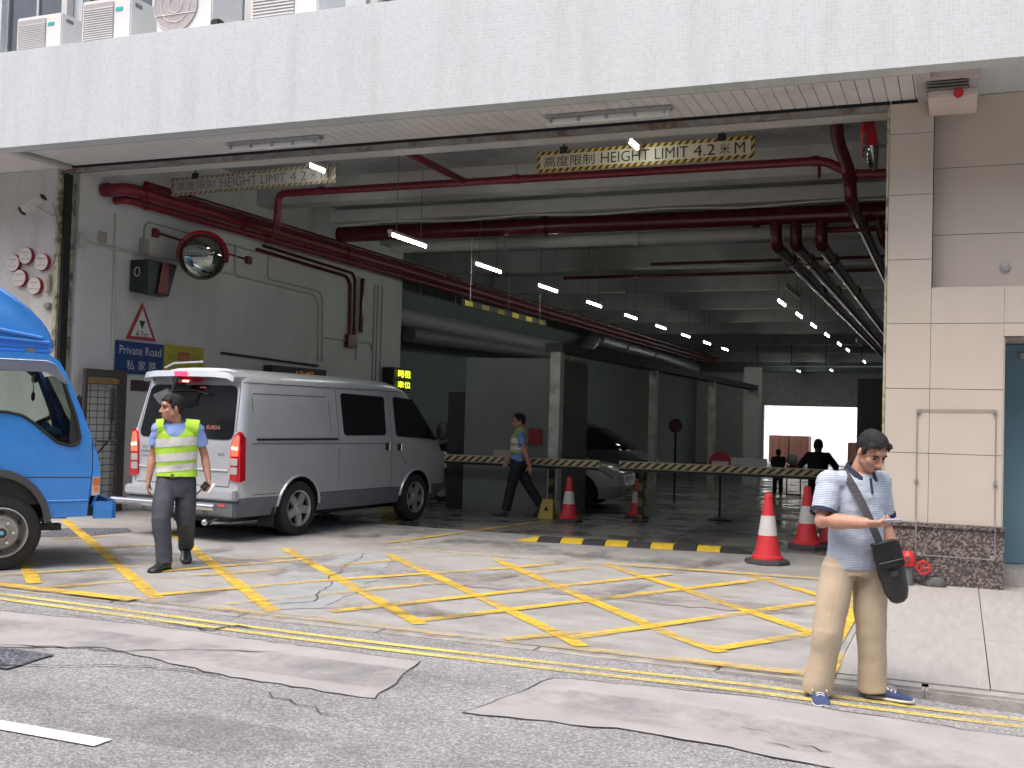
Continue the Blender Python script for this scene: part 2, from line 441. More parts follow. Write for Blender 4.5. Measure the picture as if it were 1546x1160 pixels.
def rz(x):
    t = min(1, max(0, (x + 1.6) / 2.2)); t = t * t * (3 - 2 * t)
    return -.016 - .075 * t
def fz(y):
    if y <= 15: return 0.
    return -.02 * (min(y, 40) - 15)

def sheet(name, xs, ys, zf, m, thick=.0, kind='structure', skirt=None):
    mb = MB(); nx, ny = len(xs), len(ys)
    vs = [(x, y, zf(x, y)) for y in ys for x in xs]
    fs = [[j * nx + i, j * nx + i + 1, (j + 1) * nx + i + 1, (j + 1) * nx + i] for j in range(ny - 1) for i in range(nx - 1)]
    mb.add(vs, fs)
    o = mb.build(name, m, fixn=False); tag(o, kind=kind); return o

def frange(a, b, n): return [a + (b - a) * i / (n - 1) for i in range(n)]

# ------------------------------------------------------------ ground
g = MB().box((-160, -160, -.75), (160, 160, -.6)).build('ground', asphalt); tag(g, kind='structure')
xs = [-60, -30] + frange(-14, 6, 41) + [20, 60]
sheet('road', xs, frange(-.2, 7.22, 12), lambda x, y: rz(x), asphalt)
# driveway slab with crack-cut edge; kerb drop to the road
driveway = MB()
driveway.box((-12.6, 7.2, -.55), (-.72, 12.0, 0)); driveway.box((-11.9, 12.0, -.55), (-.72, 13.9, 0))
d = driveway.build('driveway', drivem); tag(d, kind='structure')
d = MB().box((-60, 7.2, -.55), (-12.604, 12.0, .002)).build('pavement', pavem); tag(d, kind='structure')
mb = MB()
nx = [-.716, .2, 2.4, 4.6, 6.8, 9, 60]
for i in range(len(nx) - 1):
    for (y0, y1) in ((7.36, 9.05), (9.06, 13.4)):
        mb.box((nx[i] + .004, y0, -.55), (nx[i + 1] - .004, y1, .004))
d = mb.build('pavement', pavem); tag(d, kind='structure')
d = MB().box((-.72, 7.36, -.56), (60, 13.4, -.006)).build('pavement_joint', darkline); tag(d, kind='structure')
# worn granite kerb stones at the right
kb = MB()
x = -.72; k = 0
while x < 30:
    w = .85 + .15 * random.random() if k else .55
    kb.box((x, 7.205 + random.uniform(-.006, .006), -.5), (x + w - .004, 7.355, .0 + random.uniform(-.008, .004)), bev=.018); x += w; k += 1
d = kb.build('kerb', kerbm); tag(d, kind='structure')
kb = MB(); x = -40
while x < -.4:
    w = 1.15 + .1 * random.random(); w = min(w, -.32 - x)
    kb.box((x, 7.06, -.5), (x + w - .01, 7.198, -.002 + random.uniform(-.004, .0)), bev=.008); x += w
d = kb.build('kerb', kerbm); tag(d, kind='structure')
# garage floor, dropping gently towards the back
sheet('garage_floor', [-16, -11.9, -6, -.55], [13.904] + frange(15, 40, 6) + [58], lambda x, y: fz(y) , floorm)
d = MB().box((-40, 58.02, -.62), (30, 110, -.5)).build('rear_yard', mat('pale_yard_concrete', (.5, .5, .48), .8)); tag(d, kind='structure')
# opposite footway
d = MB().box((-60, -4.5, -.55), (60, -.2, .03)).build('opposite_pavement', pavem); tag(d, kind='structure')

def jag(pts, n=9, amp=.02, seed=0):
    rnd = random.Random(seed); out = []
    for i in range(len(pts) - 1):
        a, b = Vector(pts[i]), Vector(pts[i + 1]); m_ = max(2, int((b - a).length * n)); d = (b - a).normalized(); nn = Vector((-d.y, d.x))
        for k in range(m_):
            t = k / m_; out.append(a.lerp(b, t) + nn * (rnd.uniform(-amp, amp) if k else 0))
    out.append(Vector(pts[-1])); return out

def patch(name, pts, m, lift, zf=rz, kind='structure', amp=.02, seed=1, closed_jag=True, n=9, edge=0):
    p = jag([Vector(q) for q in pts] + [Vector(pts[0])], n, amp, seed)[:-1] if closed_jag else [Vector(q) for q in pts]
    tr = tessellate_polygon([[Vector((q.x, q.y, 0)) for q in p]])
    mb = MB(); mb.add([(q.x, q.y, zf(q.x) + lift) for q in p], [list(t) for t in tr])
    o = mb.build(name, m); tag(o, kind=kind)
    bm = bmesh.new(); bm.from_mesh(o.data)
    for _ in range(6):
        lg = [e for e in bm.edges if e.calc_length() > .35]
        if not lg: break
        bmesh.ops.subdivide_edges(bm, edges=lg, cuts=1); bmesh.ops.triangulate(bm, faces=[f for f in bm.faces if len(f.verts) > 4])
    for v in bm.verts:
        wx = v.co.x + o.location.x; v.co.z = zf(wx) + lift - o.location.z
    for f in bm.faces:
        if f.normal.z < 0: f.normal_flip()
    bm.to_mesh(o.data); bm.free()
    if edge:
        q_ = p + [p[0]]; rnd = random.Random(seed); vs = []
        for i, a in enumerate(q_):
            d = (q_[min(i + 1, len(q_) - 1)] - q_[max(i - 1, 0)]).normalized(); nn = Vector((-d.y, d.x)) * rnd.uniform(.002, edge)
            for s_ in (-1, 1): r = a + nn * s_; vs.append((r.x, r.y, zf(r.x) + lift + .0025))
        e = MB().add(vs, [[2 * i, 2 * i + 1, 2 * i + 3, 2 * i + 2] for i in range(len(q_) - 1)]).build('patch_edge', darkline, fixn=False); tag(e, kind='structure')
    return o

def crack(pts, w, lift, zf=rz, seed=3, amp=.03, n=10):
    p = jag(pts, n, amp, seed); rnd = random.Random(seed + 5); mb = MB(); vs = []
    for i, q in enumerate(p):
        d = (p[min(i + 1, len(p) - 1)] - p[max(i - 1, 0)]).normalized(); nn = Vector((-d.y, d.x))
        e = min(1, i / 3 + .15, (len(p) - 1 - i) / 3 + .15); ww = w * .62 * e * rnd.uniform(.35, 1.1) / 2
        for s_ in (-1, 1):
            r = q + nn * ww * s_; vs.append((r.x, r.y, zf(r.x) + lift))
    mb.add(vs, [[2 * i, 2 * i + 1, 2 * i + 3, 2 * i + 2] for i in range(len(p) - 1)])
    o = mb.build('road_crack', darkline); tag(o, kind='structure')
    bm = bmesh.new(); bm.from_mesh(o.data)
    for f in bm.faces:
        if f.normal.z < 0: f.normal_flip()
    bm.to_mesh(o.data); bm.free()
    return o

def strip(name, a, b, w, m, lift, zf=lambda x: 0, seg=1):
    a, b = Vector(a), Vector(b); d = (b - a).normalized(); n = Vector((-d.y, d.x)) * w / 2
    vs = []
    for i in range(seg + 1):
        q = a.lerp(b, i / seg)
        for r in (q + n, q - n): vs.append((r.x, r.y, zf(r.x) + lift))
    mb = MB(); mb.add(vs, [[2 * i, 2 * i + 1, 2 * i + 3, 2 * i + 2] for i in range(seg)])
    o = mb.build(name, m, fixn=False); tag(o, kind='structure')
    bm = bmesh.new(); bm.from_mesh(o.data)
    for f in bm.faces:
        if f.normal.z < 0: f.normal_flip()
    bm.to_mesh(o.data); bm.free()
    return o

# road repairs
k_ = 1.045
patch('road_patch', [(-12, 6.45), (-6.6, 6.38), (-5.6, 6.48), (-3.2, 6.40), (-3.0, 5.45), (-4.0, 5.48), (-5.2, 5.75), (-5.9, 5.35), (-12, 5.4)], patchm, .004, seed=2, edge=.006)
patch('road_patch', [(-2.45, 5.42), (-2.28, 6.4), (-1.2, 6.55), (.5, 6.66), (9, 6.7), (9, 5.5), (.3, 5.5), (-.7, 5.48), (-1.5, 5.52)], patchm, .004, seed=4, edge=.007)
patch('road_patch', [(-8, 5.42), (-5.3, 5.42), (-5.25, 5.0), (-8, 4.6)], asphalt_fine, .008, seed=5, amp=.012, edge=.006)
crack([(-6.2, 5.30), (-5.5, 5.62), (-5.0, 5.72), (-4.6, 6.0), (-4.1, 6.2)], .035, .009, seed=3)
crack([(-6.3, 5.0), (-5.4, 5.05), (-4.6, 5.45), (-4.0, 5.46)], .03, .013, seed=7)
crack([(-6.4, 6.5), (-5.3, 6.58), (-4.9, 6.62)], .02, .009, seed=9)
crack([(-5.35, 6.62), (-4.95, 6.55), (-4.9, 6.78), (-4.75, 6.75)], .05, .010, seed=10, n=14)
crack([(-3.7, 5.3), (-2.9, 5.0)], .02, .009, seed=15)
for q, s_ in (((-1.05, 5.9), 21), ((-.72, 5.75), 22), ((-.9, 5.68), 23)):
    crack([q, (q[0] + .16, q[1] - .02)], .04, .009, seed=s_, n=20)
def polystrip(name, pts, w, m, lift, zf):
    P = round_path([Vector((a, b, 0)) for a, b in pts], .8, 8); Q = [P[0]]
    for a, b in zip(P[:-1], P[1:]):
        n = max(1, int((b - a).length / .25)); Q += [a.lerp(b, (i + 1) / n) for i in range(n)]
    vs = []
    for i, q in enumerate(Q):
        d = (Q[min(i + 1, len(Q) - 1)] - Q[max(i - 1, 0)]).normalized(); n = Vector((-d.y, d.x, 0)) * w / 2
        for r in (q + n, q - n): vs.append((r.x, r.y, zf(r.x) + lift))
    o = MB().add(vs, [[2 * i + 1, 2 * i + 3, 2 * i + 2, 2 * i] for i in range(len(Q) - 1)]).build(name, m, fixn=False); return tag(o, kind='structure')
for off in (0, .165): polystrip('double_yellow_line', [(x, y + off) for x, y in ((-40, 6.85), (-9, 6.85), (-7.2, 6.76), (-4, 6.60), (-1.6, 6.63), (-.6, 6.74), (.4, 6.90), (2, 6.96), (40, 6.96))], .075, yel_line, .006, rz)
strip('road_marking', (-7.6, 4.13), (-3.72, 4.13), .12, whitem, .008, rz, 8)
# driveway repairs and box hatching
zf0 = lambda x: 0.
patch('driveway_patch', [(-10.6, 10.9), (-10.0, 11.4), (-9.65, 11.1), (-9.75, 10.15), (-10.35, 9.95)], asphalt_fine, .004, zf0, seed=31, amp=.015)
patch('driveway_patch', [(-6.9, 10.6), (-6.0, 11.2), (-5.2, 9.6), (-4.7, 7.7), (-5.1, 7.3), (-5.8, 8.4), (-6.3, 9.6)], mat('blue_grey_mortar', (.30, .32, .33), .85, var=.12, scale=5, world=True), .004, zf0, seed=33, amp=.05)
crack([(-6.2, 10.9), (-5.6, 9.3), (-4.95, 7.9), (-5.3, 7.3)], .022, .009, zf0, seed=34, amp=.05)
crack([(-12, 10.0), (-8.3, 9.1), (-6.2, 8.9), (-2.4, 9.6), (-.8, 9.4)], .012, .009, zf0, seed=35, amp=.05)
crack([(-6.0, 9.9), (-3.2, 10.0), (-.9, 9.9)], .013, .009, zf0, seed=36, amp=.04)
crack([(-5.9, 11.55), (-4.2, 12.1), (-2.2, 12.0), (-.8, 12.0)], .02, .013, zf0, seed=37, amp=.06)
crack([(-10.8, 7.35), (-7.7, 7.30), (-5.6, 7.22), (-3, 7.35)], .018, .009, zf0, seed=38, amp=.02)
crack([(-2.3, 12.3), (-1.2, 12.2)], .015, .013, zf0, seed=39, amp=.03)
patch('driveway_patch', [(-7.5, 9.35), (-4.9, 9.3), (-1.0, 9.35), (-1.05, 9.85), (-4.6, 9.95), (-7.3, 9.75)], mat('damp_concrete_band', (.31, .29, .285), .7, var=.1, scale=4, alpha_noise=(2.5, .9, 1.15, .0)), .0055, zf0, seed=40, amp=.05)

YB = 11.55
i = 0
for pts, m_, w_ in (
    (((-11.3, 11.65), (-9.0, 9.75), (-6.13, 7.36)), yel, .125), (((-9.3, 11.4), (-7.6, 9.8), (-4.97, 7.34)), yel, .125), (((-7.15, 10.75), (-5.64, 9.29), (-3.73, 7.45)), yel, .12),
    (((-5.9, 10.93), (-4.2, 9.2), (-2.78, 7.72), (-2.4, 7.3)), yel, .12), (((-4.75, 11.3), (-4.4, 10.85), (-1.93, 8.0), (-1.49, 7.6)), yel, .125),
    (((-3.56, 11.55), (-2.4, 10.28), (-.98, 8.62)), yel, .125), (((-2.0, 11.6), (-.98, 10.35)), yel, .12), (((-8.6, 8.35), (-7.5, 7.4)), yel, .125)):
    for a, b in zip(pts[:-1], pts[1:]): strip('box_marking', a, b, w_, m_, .006 + .0002 * i, zf0); i += 1
for pts, m_, w_ in (
    (((-7.25, 7.28), (-6.63, 8.54), (-5.9, 9.9), (-5.2, 11.4)), yel_faint, .11), (((-6.24, 7.44), (-5.44, 8.96), (-4.28, 10.74), (-4.0, 11.4)), yel, .11),
    (((-7.12, 8.48), (-6.4, 10.13)), yel, .09), (((-4.57, 7.55), (-2.75, 11.17)), yel, .115), (((-3.84, 7.5), (-2.17, 10.66), (-1.75, 11.5)), yel, .12),
    (((-2.57, 7.52), (-1.12, 10.2)), yel, .12), (((-1.55, 7.67), (-1.0, 8.64)), yel, .12), (((-2.96, 7.24), (-2.15, 8.34)), yel_faint, .11),
    (((-9.81, 9.93), (-9.1, 11.4)), yel_faint, .11), (((-8.2, 7.4), (-6.83, 9.9), (-5.78, 11.24)), yel_faint, .11), (((-8.9, 9.4), (-8.1, 11.0)), yel_faint, .11), (((-5.45, 7.4), (-3.55, 11.3)), yel_faint, .11)):
    for a, b in zip(pts[:-1], pts[1:]): strip('box_marking', a, b, w_, m_, .006 + .0002 * i, zf0); i += 1
strip('box_marking', (-11.2, 7.22), (-6.2, 7.17), .15, yel, .0165, zf0)
strip('box_marking', (-6.2, 7.17), (-.8, 7.19), .13, yel_faint, .0165, zf0)
strip('box_marking', (-6.1, 11.45), (-3.4, 11.55), .13, yel_faint, .0168, zf0)
strip('box_marking', (-3.4, 11.55), (-1.0, 11.7), .13, yel, .0168, zf0)
strip('box_marking', (-.86, 11.5), (-.86, 8.35), .2, yel, .0171, zf0)
strip('box_marking', (-.80, 7.95), (-.80, 7.22), .2, yel, .0171, zf0)
strip('box_marking', (-6.45, 11.9), (-6.0, 14.7), .1, yel, .012, zf0)
strip('box_marking', (-6.0, 14.7), (-5.75, 16.6), .1, yel_faint, .012, zf0)
strip('box_marking', (-4.2, 20.5), (-3.4, 26.5), .12, yel_faint, -.1, zf0)

stain = mat('oil_stain', (.11, .105, .10), .6, var=.2, alpha_noise=(5, .95, 1.4, .0))
for pts, s_ in ((((-6.3, 11.7), (-4.5, 12.0), (-2.6, 11.8), (-2.2, 12.6), (-3.8, 12.9), (-5.8, 12.9)), 51), (((-8.6, 9.0), (-7.6, 9.5), (-7.0, 9.9), (-7.6, 10.4), (-8.8, 9.9)), 52), (((-11, 12.0), (-7, 12.1), (-6.4, 13.6), (-11, 13.7)), 53), (((-4.8, 7.6), (-3.6, 7.8), (-2.9, 8.5), (-4.2, 8.3)), 54)):
    patch('driveway_patch', pts, stain, .0175 + .0003 * (s_ - 50), zf0, seed=s_, amp=.08)
tyre = mat('tyre_track_dirt', (.20, .195, .19), .7, var=.2, alpha_noise=(3, .95, 1.5, .0))
for k, (xa, xb) in enumerate(((-7.2, -7.9), (-5.9, -6.5), (-4.6, -3.7), (-3.2, -2.4))):
    polystrip('driveway_patch', [(xa, 7.3), ((xa + xb) / 2 - .1, 9.8), (xb, 13.5)], .26, tyre, .0192 + .0002 * k, zf0)
wheel_band = mat('road_wheel_polish', (.20, .20, .205), .75, var=.1, alpha_noise=(6, .9, 1.9, .0))
polystrip('road_patch', [(-40, 5.9), (40, 5.9)], .5, wheel_band, .0115, rz); polystrip('road_patch', [(-40, 4.5), (40, 4.45)], .5, wheel_band, .0115, rz)
# ------------------------------------------------------------ the building
B = empty('parking_garage', (-6, 12, 0), label='tiled building with a wide open garage entrance under a white fascia beam', cat='building')
def bp(name, m, *boxes, parent=B, **k):
    mb = MB()
    for b in boxes: mb.box(*b, **k)
    return mb.build(name, m, parent)
bp('fascia', mosaic, ((-40, 10.68, 4.93), (30, 10.92, 6.2)))
bp('ledge_slab', mosaic, ((-40, 10.92, 5.9), (30, 12.25, 6.19)))
# recessed slatted soffit
mb = MB(); x = -11.75
while x < -.45:
    mb.box((x, 10.93, 5.0), (x + .128, 12.02, 5.02)); x += .136
mb.build('soffit_slats', slatm, B)
bp('soffit_trim', mat('soffit_trim_paint', (.42, .405, .385), .6, var=.06), ((-11.9, 10.922, 4.945), (-.3, 11.0, 4.99)), ((-11.9, 11.0, 5.03), (-.3, 12.02, 5.06)), ((-11.9, 11.002, 4.95), (-11.77, 12.0, 5.0)), ((-.44, 11.002, 4.955), (-.30, 12.0, 5.0)))
bp('soffit_left', slatm, ((-40, 10.922, 4.97), (-11.905, 12.0, 4.99)))
bp('soffit_right', mosaic, ((-.29, 10.922, 5.05), (30, 12.9, 5.07)))
bp('lintel', darkm, ((-11.9, 12.03, 4.93), (-.72, 12.1, 5.8)))
bp('shutter_track', track, ((-11.9, 12.01, 4.90), (-.72, 12.035, 4.96)), ((-11.9, 12.1, 4.92), (-.72, 12.16, 4.99)))
mb = MB(); x = -11.7
while x < -.8: mb.box((x, 12.035, 4.90), (x + .02, 12.1, 4.93)); x += .42
mb.build('track_clip', track, B)
bp('shutter_box', whpipe, ((-11.88, 12.17, 4.96), (-.74, 12.62, 5.6)), bev=.02)
# upper storeys
mb = MB()
for z in range(4): pass
wx = [-21 + 1.55 * i for i in range(26)]
holes = [[(x, 6.75), (x + 1.25, 6.75), (x + 1.25, 8.3), (x, 8.3)] for x in wx]
for zz in (10, 13.2, 16.4, 19.6):
    holes += [[(x, zz), (x + 1.25, zz), (x + 1.25, zz + 1.6), (x, zz + 1.6)] for x in wx]
mb.poly([(-40, 6.2), (30, 6.2), (30, 24), (-40, 24)], lambda p: Vector((p[0], 12.0, p[1])), lambda p: Vector((p[0], 12.25, p[1])), holes)
mb.build('upper_wall', mosaic, B)
upw = mat('upper_window_glass', (.05, .06, .07), .05, spec=.9)
frm = mat('aluminium_frame', (.5, .5, .5), .4, metal=.4)
for h in holes[:12]:
    x0, z0 = h[0]; x1, z1 = h[2]
    w = bp('window', frm, ((x0, 12.08, z0), (x0 + .05, 12.15, z1)), ((x1 - .05, 12.08, z0), (x1, 12.15, z1)), ((x0 + .05, 12.08, z1 - .05), (x1 - .05, 12.15, z1)), ((x0 + .05, 12.08, z0), (x1 - .05, 12.15, z0 + .05)), ((x0 + .6, 12.08, z0 + .05), (x0 + .64, 12.15, z1 - .05)))
    bp('pane', upw, ((x0 + .05, 12.11, z0 + .05), (x1 - .05, 12.12, z1 - .05)), parent=w)
mb = MB()
for h in holes[12:]:
    (x0, z0), (x1, z1) = h[0], h[2]; mb.box((x0, 12.1, z0), (x1, 12.12, z1))
mb.build('upper_window_band', upw, B)
mb = MB()
for x in (-11.95, -10.0, -8.78, -6.9): mb.box((x, 11.86, 6.2), (x + .1, 11.98, 8.4)); 
mb.build('drain_pipe', whpipe, B)
# left pier
bp('left_pier', mosaic_l, ((-40, 12.002, 0), (-12.03, 12.3, 4.965)))
bp('edge_strip', limey, ((-12.026, 11.985, 0), (-11.95, 12.28, 4.94)))
bp('shutter_channel', darkm, ((-11.945, 12.03, 0), (-11.90, 12.16, 4.9)))
# right pier: stone slabs with open joints over a dark backing
bp('pier_core', darkm, ((-.70, 12.02, 0), (-.285, 13.0, 5.04)), ((-.284, 12.022, 0), (.399, 13.0, 2.9)))
zj = [.62, 1.33, 1.99, 2.66, 3.325, 4.0, 4.64, 4.96]
mb = MB()
for a, b in zip(zj[:-1], zj[1:]): mb.box((-.715, 12.0, a + .003), (-.285, 12.02, b - .003))
mb.build('pier_slabs', stone, B)
mb = MB()
for a, b in zip(zj[:4], zj[1:4]):
    mb.box((-.281, 12.0015, a + .003), (.40, 12.02, b - .003))
mb.box((-.281, 12.0015, 2.663), (.40, 12.02, 3.03)); mb.box((.403, 12.0015, 2.663), (30, 12.02, 3.03)); mb.box((.403, 12.0015, 2.53), (30, 12.02, 2.657))
mb.build('right_wall_slabs', stone_s, B)
mb = MB(); zz = [3.03, 3.60, 4.30, 5.045]
for a, b in zip(zz[:-1], zz[1:]):
    mb.box((-.281, 12.2, a + .003), (.95, 12.22, b - .003)); mb.box((.956, 12.2, a + .003), (3.6, 12.22, b - .003)); mb.box((3.606, 12.2, a + .003), (30, 12.22, b - .003))
mb.build('recessed_wall_slabs', stone_s, B)
bp('recess_core', darkm, ((-.28, 12.222, 2.9), (30, 12.4, 5.04)), ((.42, 12.022, 2.54), (30, 12.2, 3.02)))
bp('recess_sill', stone_s, ((-.28, 12.021, 3.01), (30, 12.2, 3.028)))
bp('plinth', granite, ((-.72, 11.955, 0), (.43, 12.02, .585)), ((-.73, 11.93, .585), (.44, 12.02, .62)), ((.40, 12.02, 0), (.43, 13.0, .62)))
bp('reveal', stone, ((.40, 12.022, .62), (.416, 13.0, 2.53)))
bp('reveal_inner', limey, ((-.74, 11.99, 0), (-.718, 12.3, 4.94)))
bp('inner_edge', mat('grey_steel_edge', (.12, .12, .115), .6), ((-.75, 12.31, 0), (-.705, 12.6, 4.94)))
dd = bp('door', mat('blue_grey_door_paint', (.14, .27, .35), .5, var=.06, scale=2), ((.43, 13.05, .16), (2.6, 13.1, 2.52)))
bp('door_closer', galv, ((.60, 13.0, 2.36), (.95, 13.04, 2.42)), parent=dd)
bp('door_step', pavem, ((.44, 12.3, .006), (2.6, 13.1, .15)))
bp('door_surround', stone_s, ((2.6, 12.02, .1), (30, 13.1, 2.53)), ((.42, 12.3, 2.53), (30, 13.12, 2.56)), ((.44, 13.11, 0), (30, 13.2, 5)))
# garage shell
bp('left_wall', whitewall, ((-12.1, 12.3, 0), (-11.9, 22.3, 5.75)), ((-16, 22.1, -.5), (-12.1, 22.3, 5.75)))
bp('far_left_wall', darkwall, ((-13.1, 22.3, -.7), (-12.95, 58, 5.75)))
bp('right_inner_wall', darkwall, ((-.70, 13.0, -.7), (-.45, 58, 5.75)))
bp('ceiling', ceilm, ((-16.2, 12.62, 5.75), (-.45, 58.2, 5.98)))
for y, w, zb in ((16.6, .4, 5.3), (21.2, .4, 5.3), (25.4, .4, 5.25), (30, .4, 5.25), (34.5, .4, 5.2), (38.4, .4, 5.15), (43, .4, 5.1), (47.5, .4, 5.0), (51.5, .4, 4.9), (55, .4, 4.7)):
    bp('beam', beamm, ((-16, y, zb), (-.70, y + w, 5.748)))
for x, y, s_ in ((-6.38, 17.3, .18), (-6.36, 23.6, .16), (-6.36, 29.8, .17), (-6.6, 36.4, .50)):
    bp('column', mat('pale_column_paint', (.72, .71, .68), .6, var=.12, scale=5, col2=(.5, .49, .46), c2scale=3, world=True) if s_ < .45 else mat('exit_lit_column', (.78, .78, .76), .6, var=.05), ((x, y, -.6), (x + s_, y + s_ * 1.1, 2.7 if s_ < .45 else 3.45)))  # last column lighter: light from the way out put into its colour
bp('duct_beam', mat('dark_beam_grey', (.07, .07, .07), .8), ((-6.46, 17.25, 2.705), (-6.14, 37, 2.85)))  # one even near-black grey along the whole beam
# back wall with the bright way out
mb = MB(); mb.poly([(-16, -.7), (-.45, -.7), (-.45, 5.74), (-16, 5.74)], lambda p: Vector((p[0], 57.7, p[1])), lambda p: Vector((p[0], 58.0, p[1])), [[(-9.4, -.52), (-4.75, -.52), (-4.75, 2.56), (-9.4, 2.56)]])
mb.build('back_wall', mat('rear_white_wall', (.8, .79, .77), .8), B)
bp('down_stand', darkwall, ((-16, 56.0, 4.25), (-.72, 56.2, 5.74)))
bp('rear_frame', mat('dark_brown_panel', (.20, .16, .16), .7), ((-4.74, 57.4, -.5), (-.72, 57.68, 4.0)))
kk = empty('attendant_kiosk', (-7.6, 18.5, fz(18)), label='grey green block wall of a kiosk behind the left barrier arm', cat='kiosk')
mb = MB().box((-8.0, 17.45, -.3), (-6.43, 19.5, 2.6)); mb.build('kiosk_wall', darkwall, kk)
mb = MB().box((-8.35, 17.5, -.3), (-8.01, 17.6, 2.0)); mb.build('kiosk_door', mat('near_black_door', (.02, .024, .03), .4), kk)
# outside behind: pale building in open light
ob = empty('rear_building', (-6, 80, -.5), label='bright pale building seen through the way out at the back', cat='building')
MB().box((-40, 80, -.5), (30, 90, 14)).build('wall', mat('pale_facade', (.85, .85, .83), .8), ob)  # light-coloured facade, one even off-white
mb = MB()
for i in range(12): mb.box((-34 + i * 5, 79.95, 6.6), (-32 + i * 5, 79.99, 8.4))
mb.build('window_band', upw, ob)
# building across the street (behind the camera): closes the street canyon
oo = empty('street_building', (0, -5, 0), label='grey street building across the road behind the viewpoint', cat='building')
hs = [[(x, z), (x + 1.7, z), (x + 1.7, z + 1.7), (x, z + 1.7)] for x in [-33 + 3.0 * i for i in range(22)] for z in (4.6, 7.8, 11)]
mb = MB(); mb.poly([(-36, 0), (34, 0), (34, 13.5), (-36, 13.5)], lambda p: Vector((p[0], -7.0, p[1])), lambda p: Vector((p[0], -7.4, p[1])), hs)
mb.build('wall', mat('opposite_render', (.42, .41, .39), .8, var=.1, world=True), oo)
mb = MB()
for h in hs: mb.box((h[0][0], -7.3, h[0][1]), (h[2][0], -7.25, h[2][1]))
mb.build('window_band', upw, oo)
mb = MB()
for i in range(11): mb.box((-33 + 6 * i, -6.99, .3), (-28.5 + 6 * i, -6.95, 3.2))
mb.build('shop_shutter', mat('dark_shopfront', (.07, .075, .09), .3), oo)

# ------------------------------------------------------------ air conditioners on the ledge
acw = mat('ac_casing', (.70, .71, .70), .45, var=.03)
acg = mat('ac_grille', (.40, .37, .37), .6, var=.1, scale=20)
teal = mat('teal_badge', (.03, .42, .38), .5)
ord_ = ['first', 'second', 'third', 'fourth', 'fifth', 'sixth', 'seventh', 'eighth', 'ninth', 'tenth', 'eleventh', 'twelfth']
def ac(x, w, h, kind, label, dy=0):
    y = 10.90 + dy; z = 6.2
    t = empty('air_conditioner', (x + w / 2, y + .35, z), label=label, cat='air conditioner', group='air conditioners on the ledge')
    MB().box((x, y, z + .04), (x + w, y + .62, z + h), bev=.015).build('casing', acw, t)
    MB().box((x + .05, y, z), (x + .12, y + .6, z + .04)).box((x + w - .12, y, z), (x + w - .05, y + .6, z + .04)).build('foot', galv, t)
    g = MB()
    if kind == 'box':
        gx0, gx1 = x + .04, x + w * .66
        g.box((gx0, y - .012, z + .08), (gx1, y - .003, z + h - .05)); gr = g.build('grille', acg, t)
        s_ = MB(); n = 14
        for i in range(n): s_.box((gx0, y - .022, z + .1 + i * (h - .2) / n), (gx1, y - .0125, z + .1 + (i + .35) * (h - .2) / n))
        s_.build('louvre', acw, gr)
        MB().box((x + w * .70, y - .006, z + h * .70), (x + w * .84, y - .001, z + h * .78)).build('badge', teal, t)
        MB().box((x + w + .001, y + .08, z + h * .8), (x + w + .008, y + .2, z + h * .88)).box((x + w + .001, y + .3, z + .1), (x + w + .02, y + .55, z + .2)).build('side_handle', mat('grey_plastic', (.2, .2, .2), .5), t)
    else:
        cx_, cz_ = x + w * .36, z + h * .5; r_ = h * .42
        g.lathe([(0, 0), (r_, 0), (r_, .01), (0, .01)], (cx_, y - .004, cz_), (0, -1, 0), 32); gr = g.build('fan_grille', acg, t)
        s_ = MB()
        for k in (.3, .65, .98):
            pts = [(cx_ + r_ * k * math.cos(a), y - .02, cz_ + r_ * k * math.sin(a)) for a in [2 * math.pi * i / 24 for i in range(25)]]
            s_.tube(pts, .004, 5, cap=False)
        for zz in (-.35, .35): s_.tube([(cx_ - r_ * .93, y - .02, cz_ + r_ * zz), (cx_ + r_ * .93, y - .02, cz_ + r_ * zz)], .005, 5)
        s_.build('wire_guard', acw, gr)
    return t
ac(-11.75, .78, .53, 'box', 'leftmost white air conditioner on the ledge with a teal badge')
ac(-10.63, .80, .62, 'box', 'taller white air conditioner with teal badge, second from the left on the ledge')
ac(-9.42, .85, .80, 'fan', 'white air conditioner with a round fan grille on the ledge')
ac(-8.0, .95, .75, 'box', 'white air conditioner right of the one with the round fan grille')
fl = empty('flood_lamp', (-8.5, 10.95, 6.2), label='small black flood lamp between the air conditioners on the ledge', cat='lamp')
MB().box((-8.58, 10.88, 6.24), (-8.44, 11.0, 6.36), bev=.02).build('lamp_head', blackm, fl)
MB().box((-8.56, 10.96, 6.2), (-8.52, 11.04, 6.25)).build('bracket', blackm, fl)

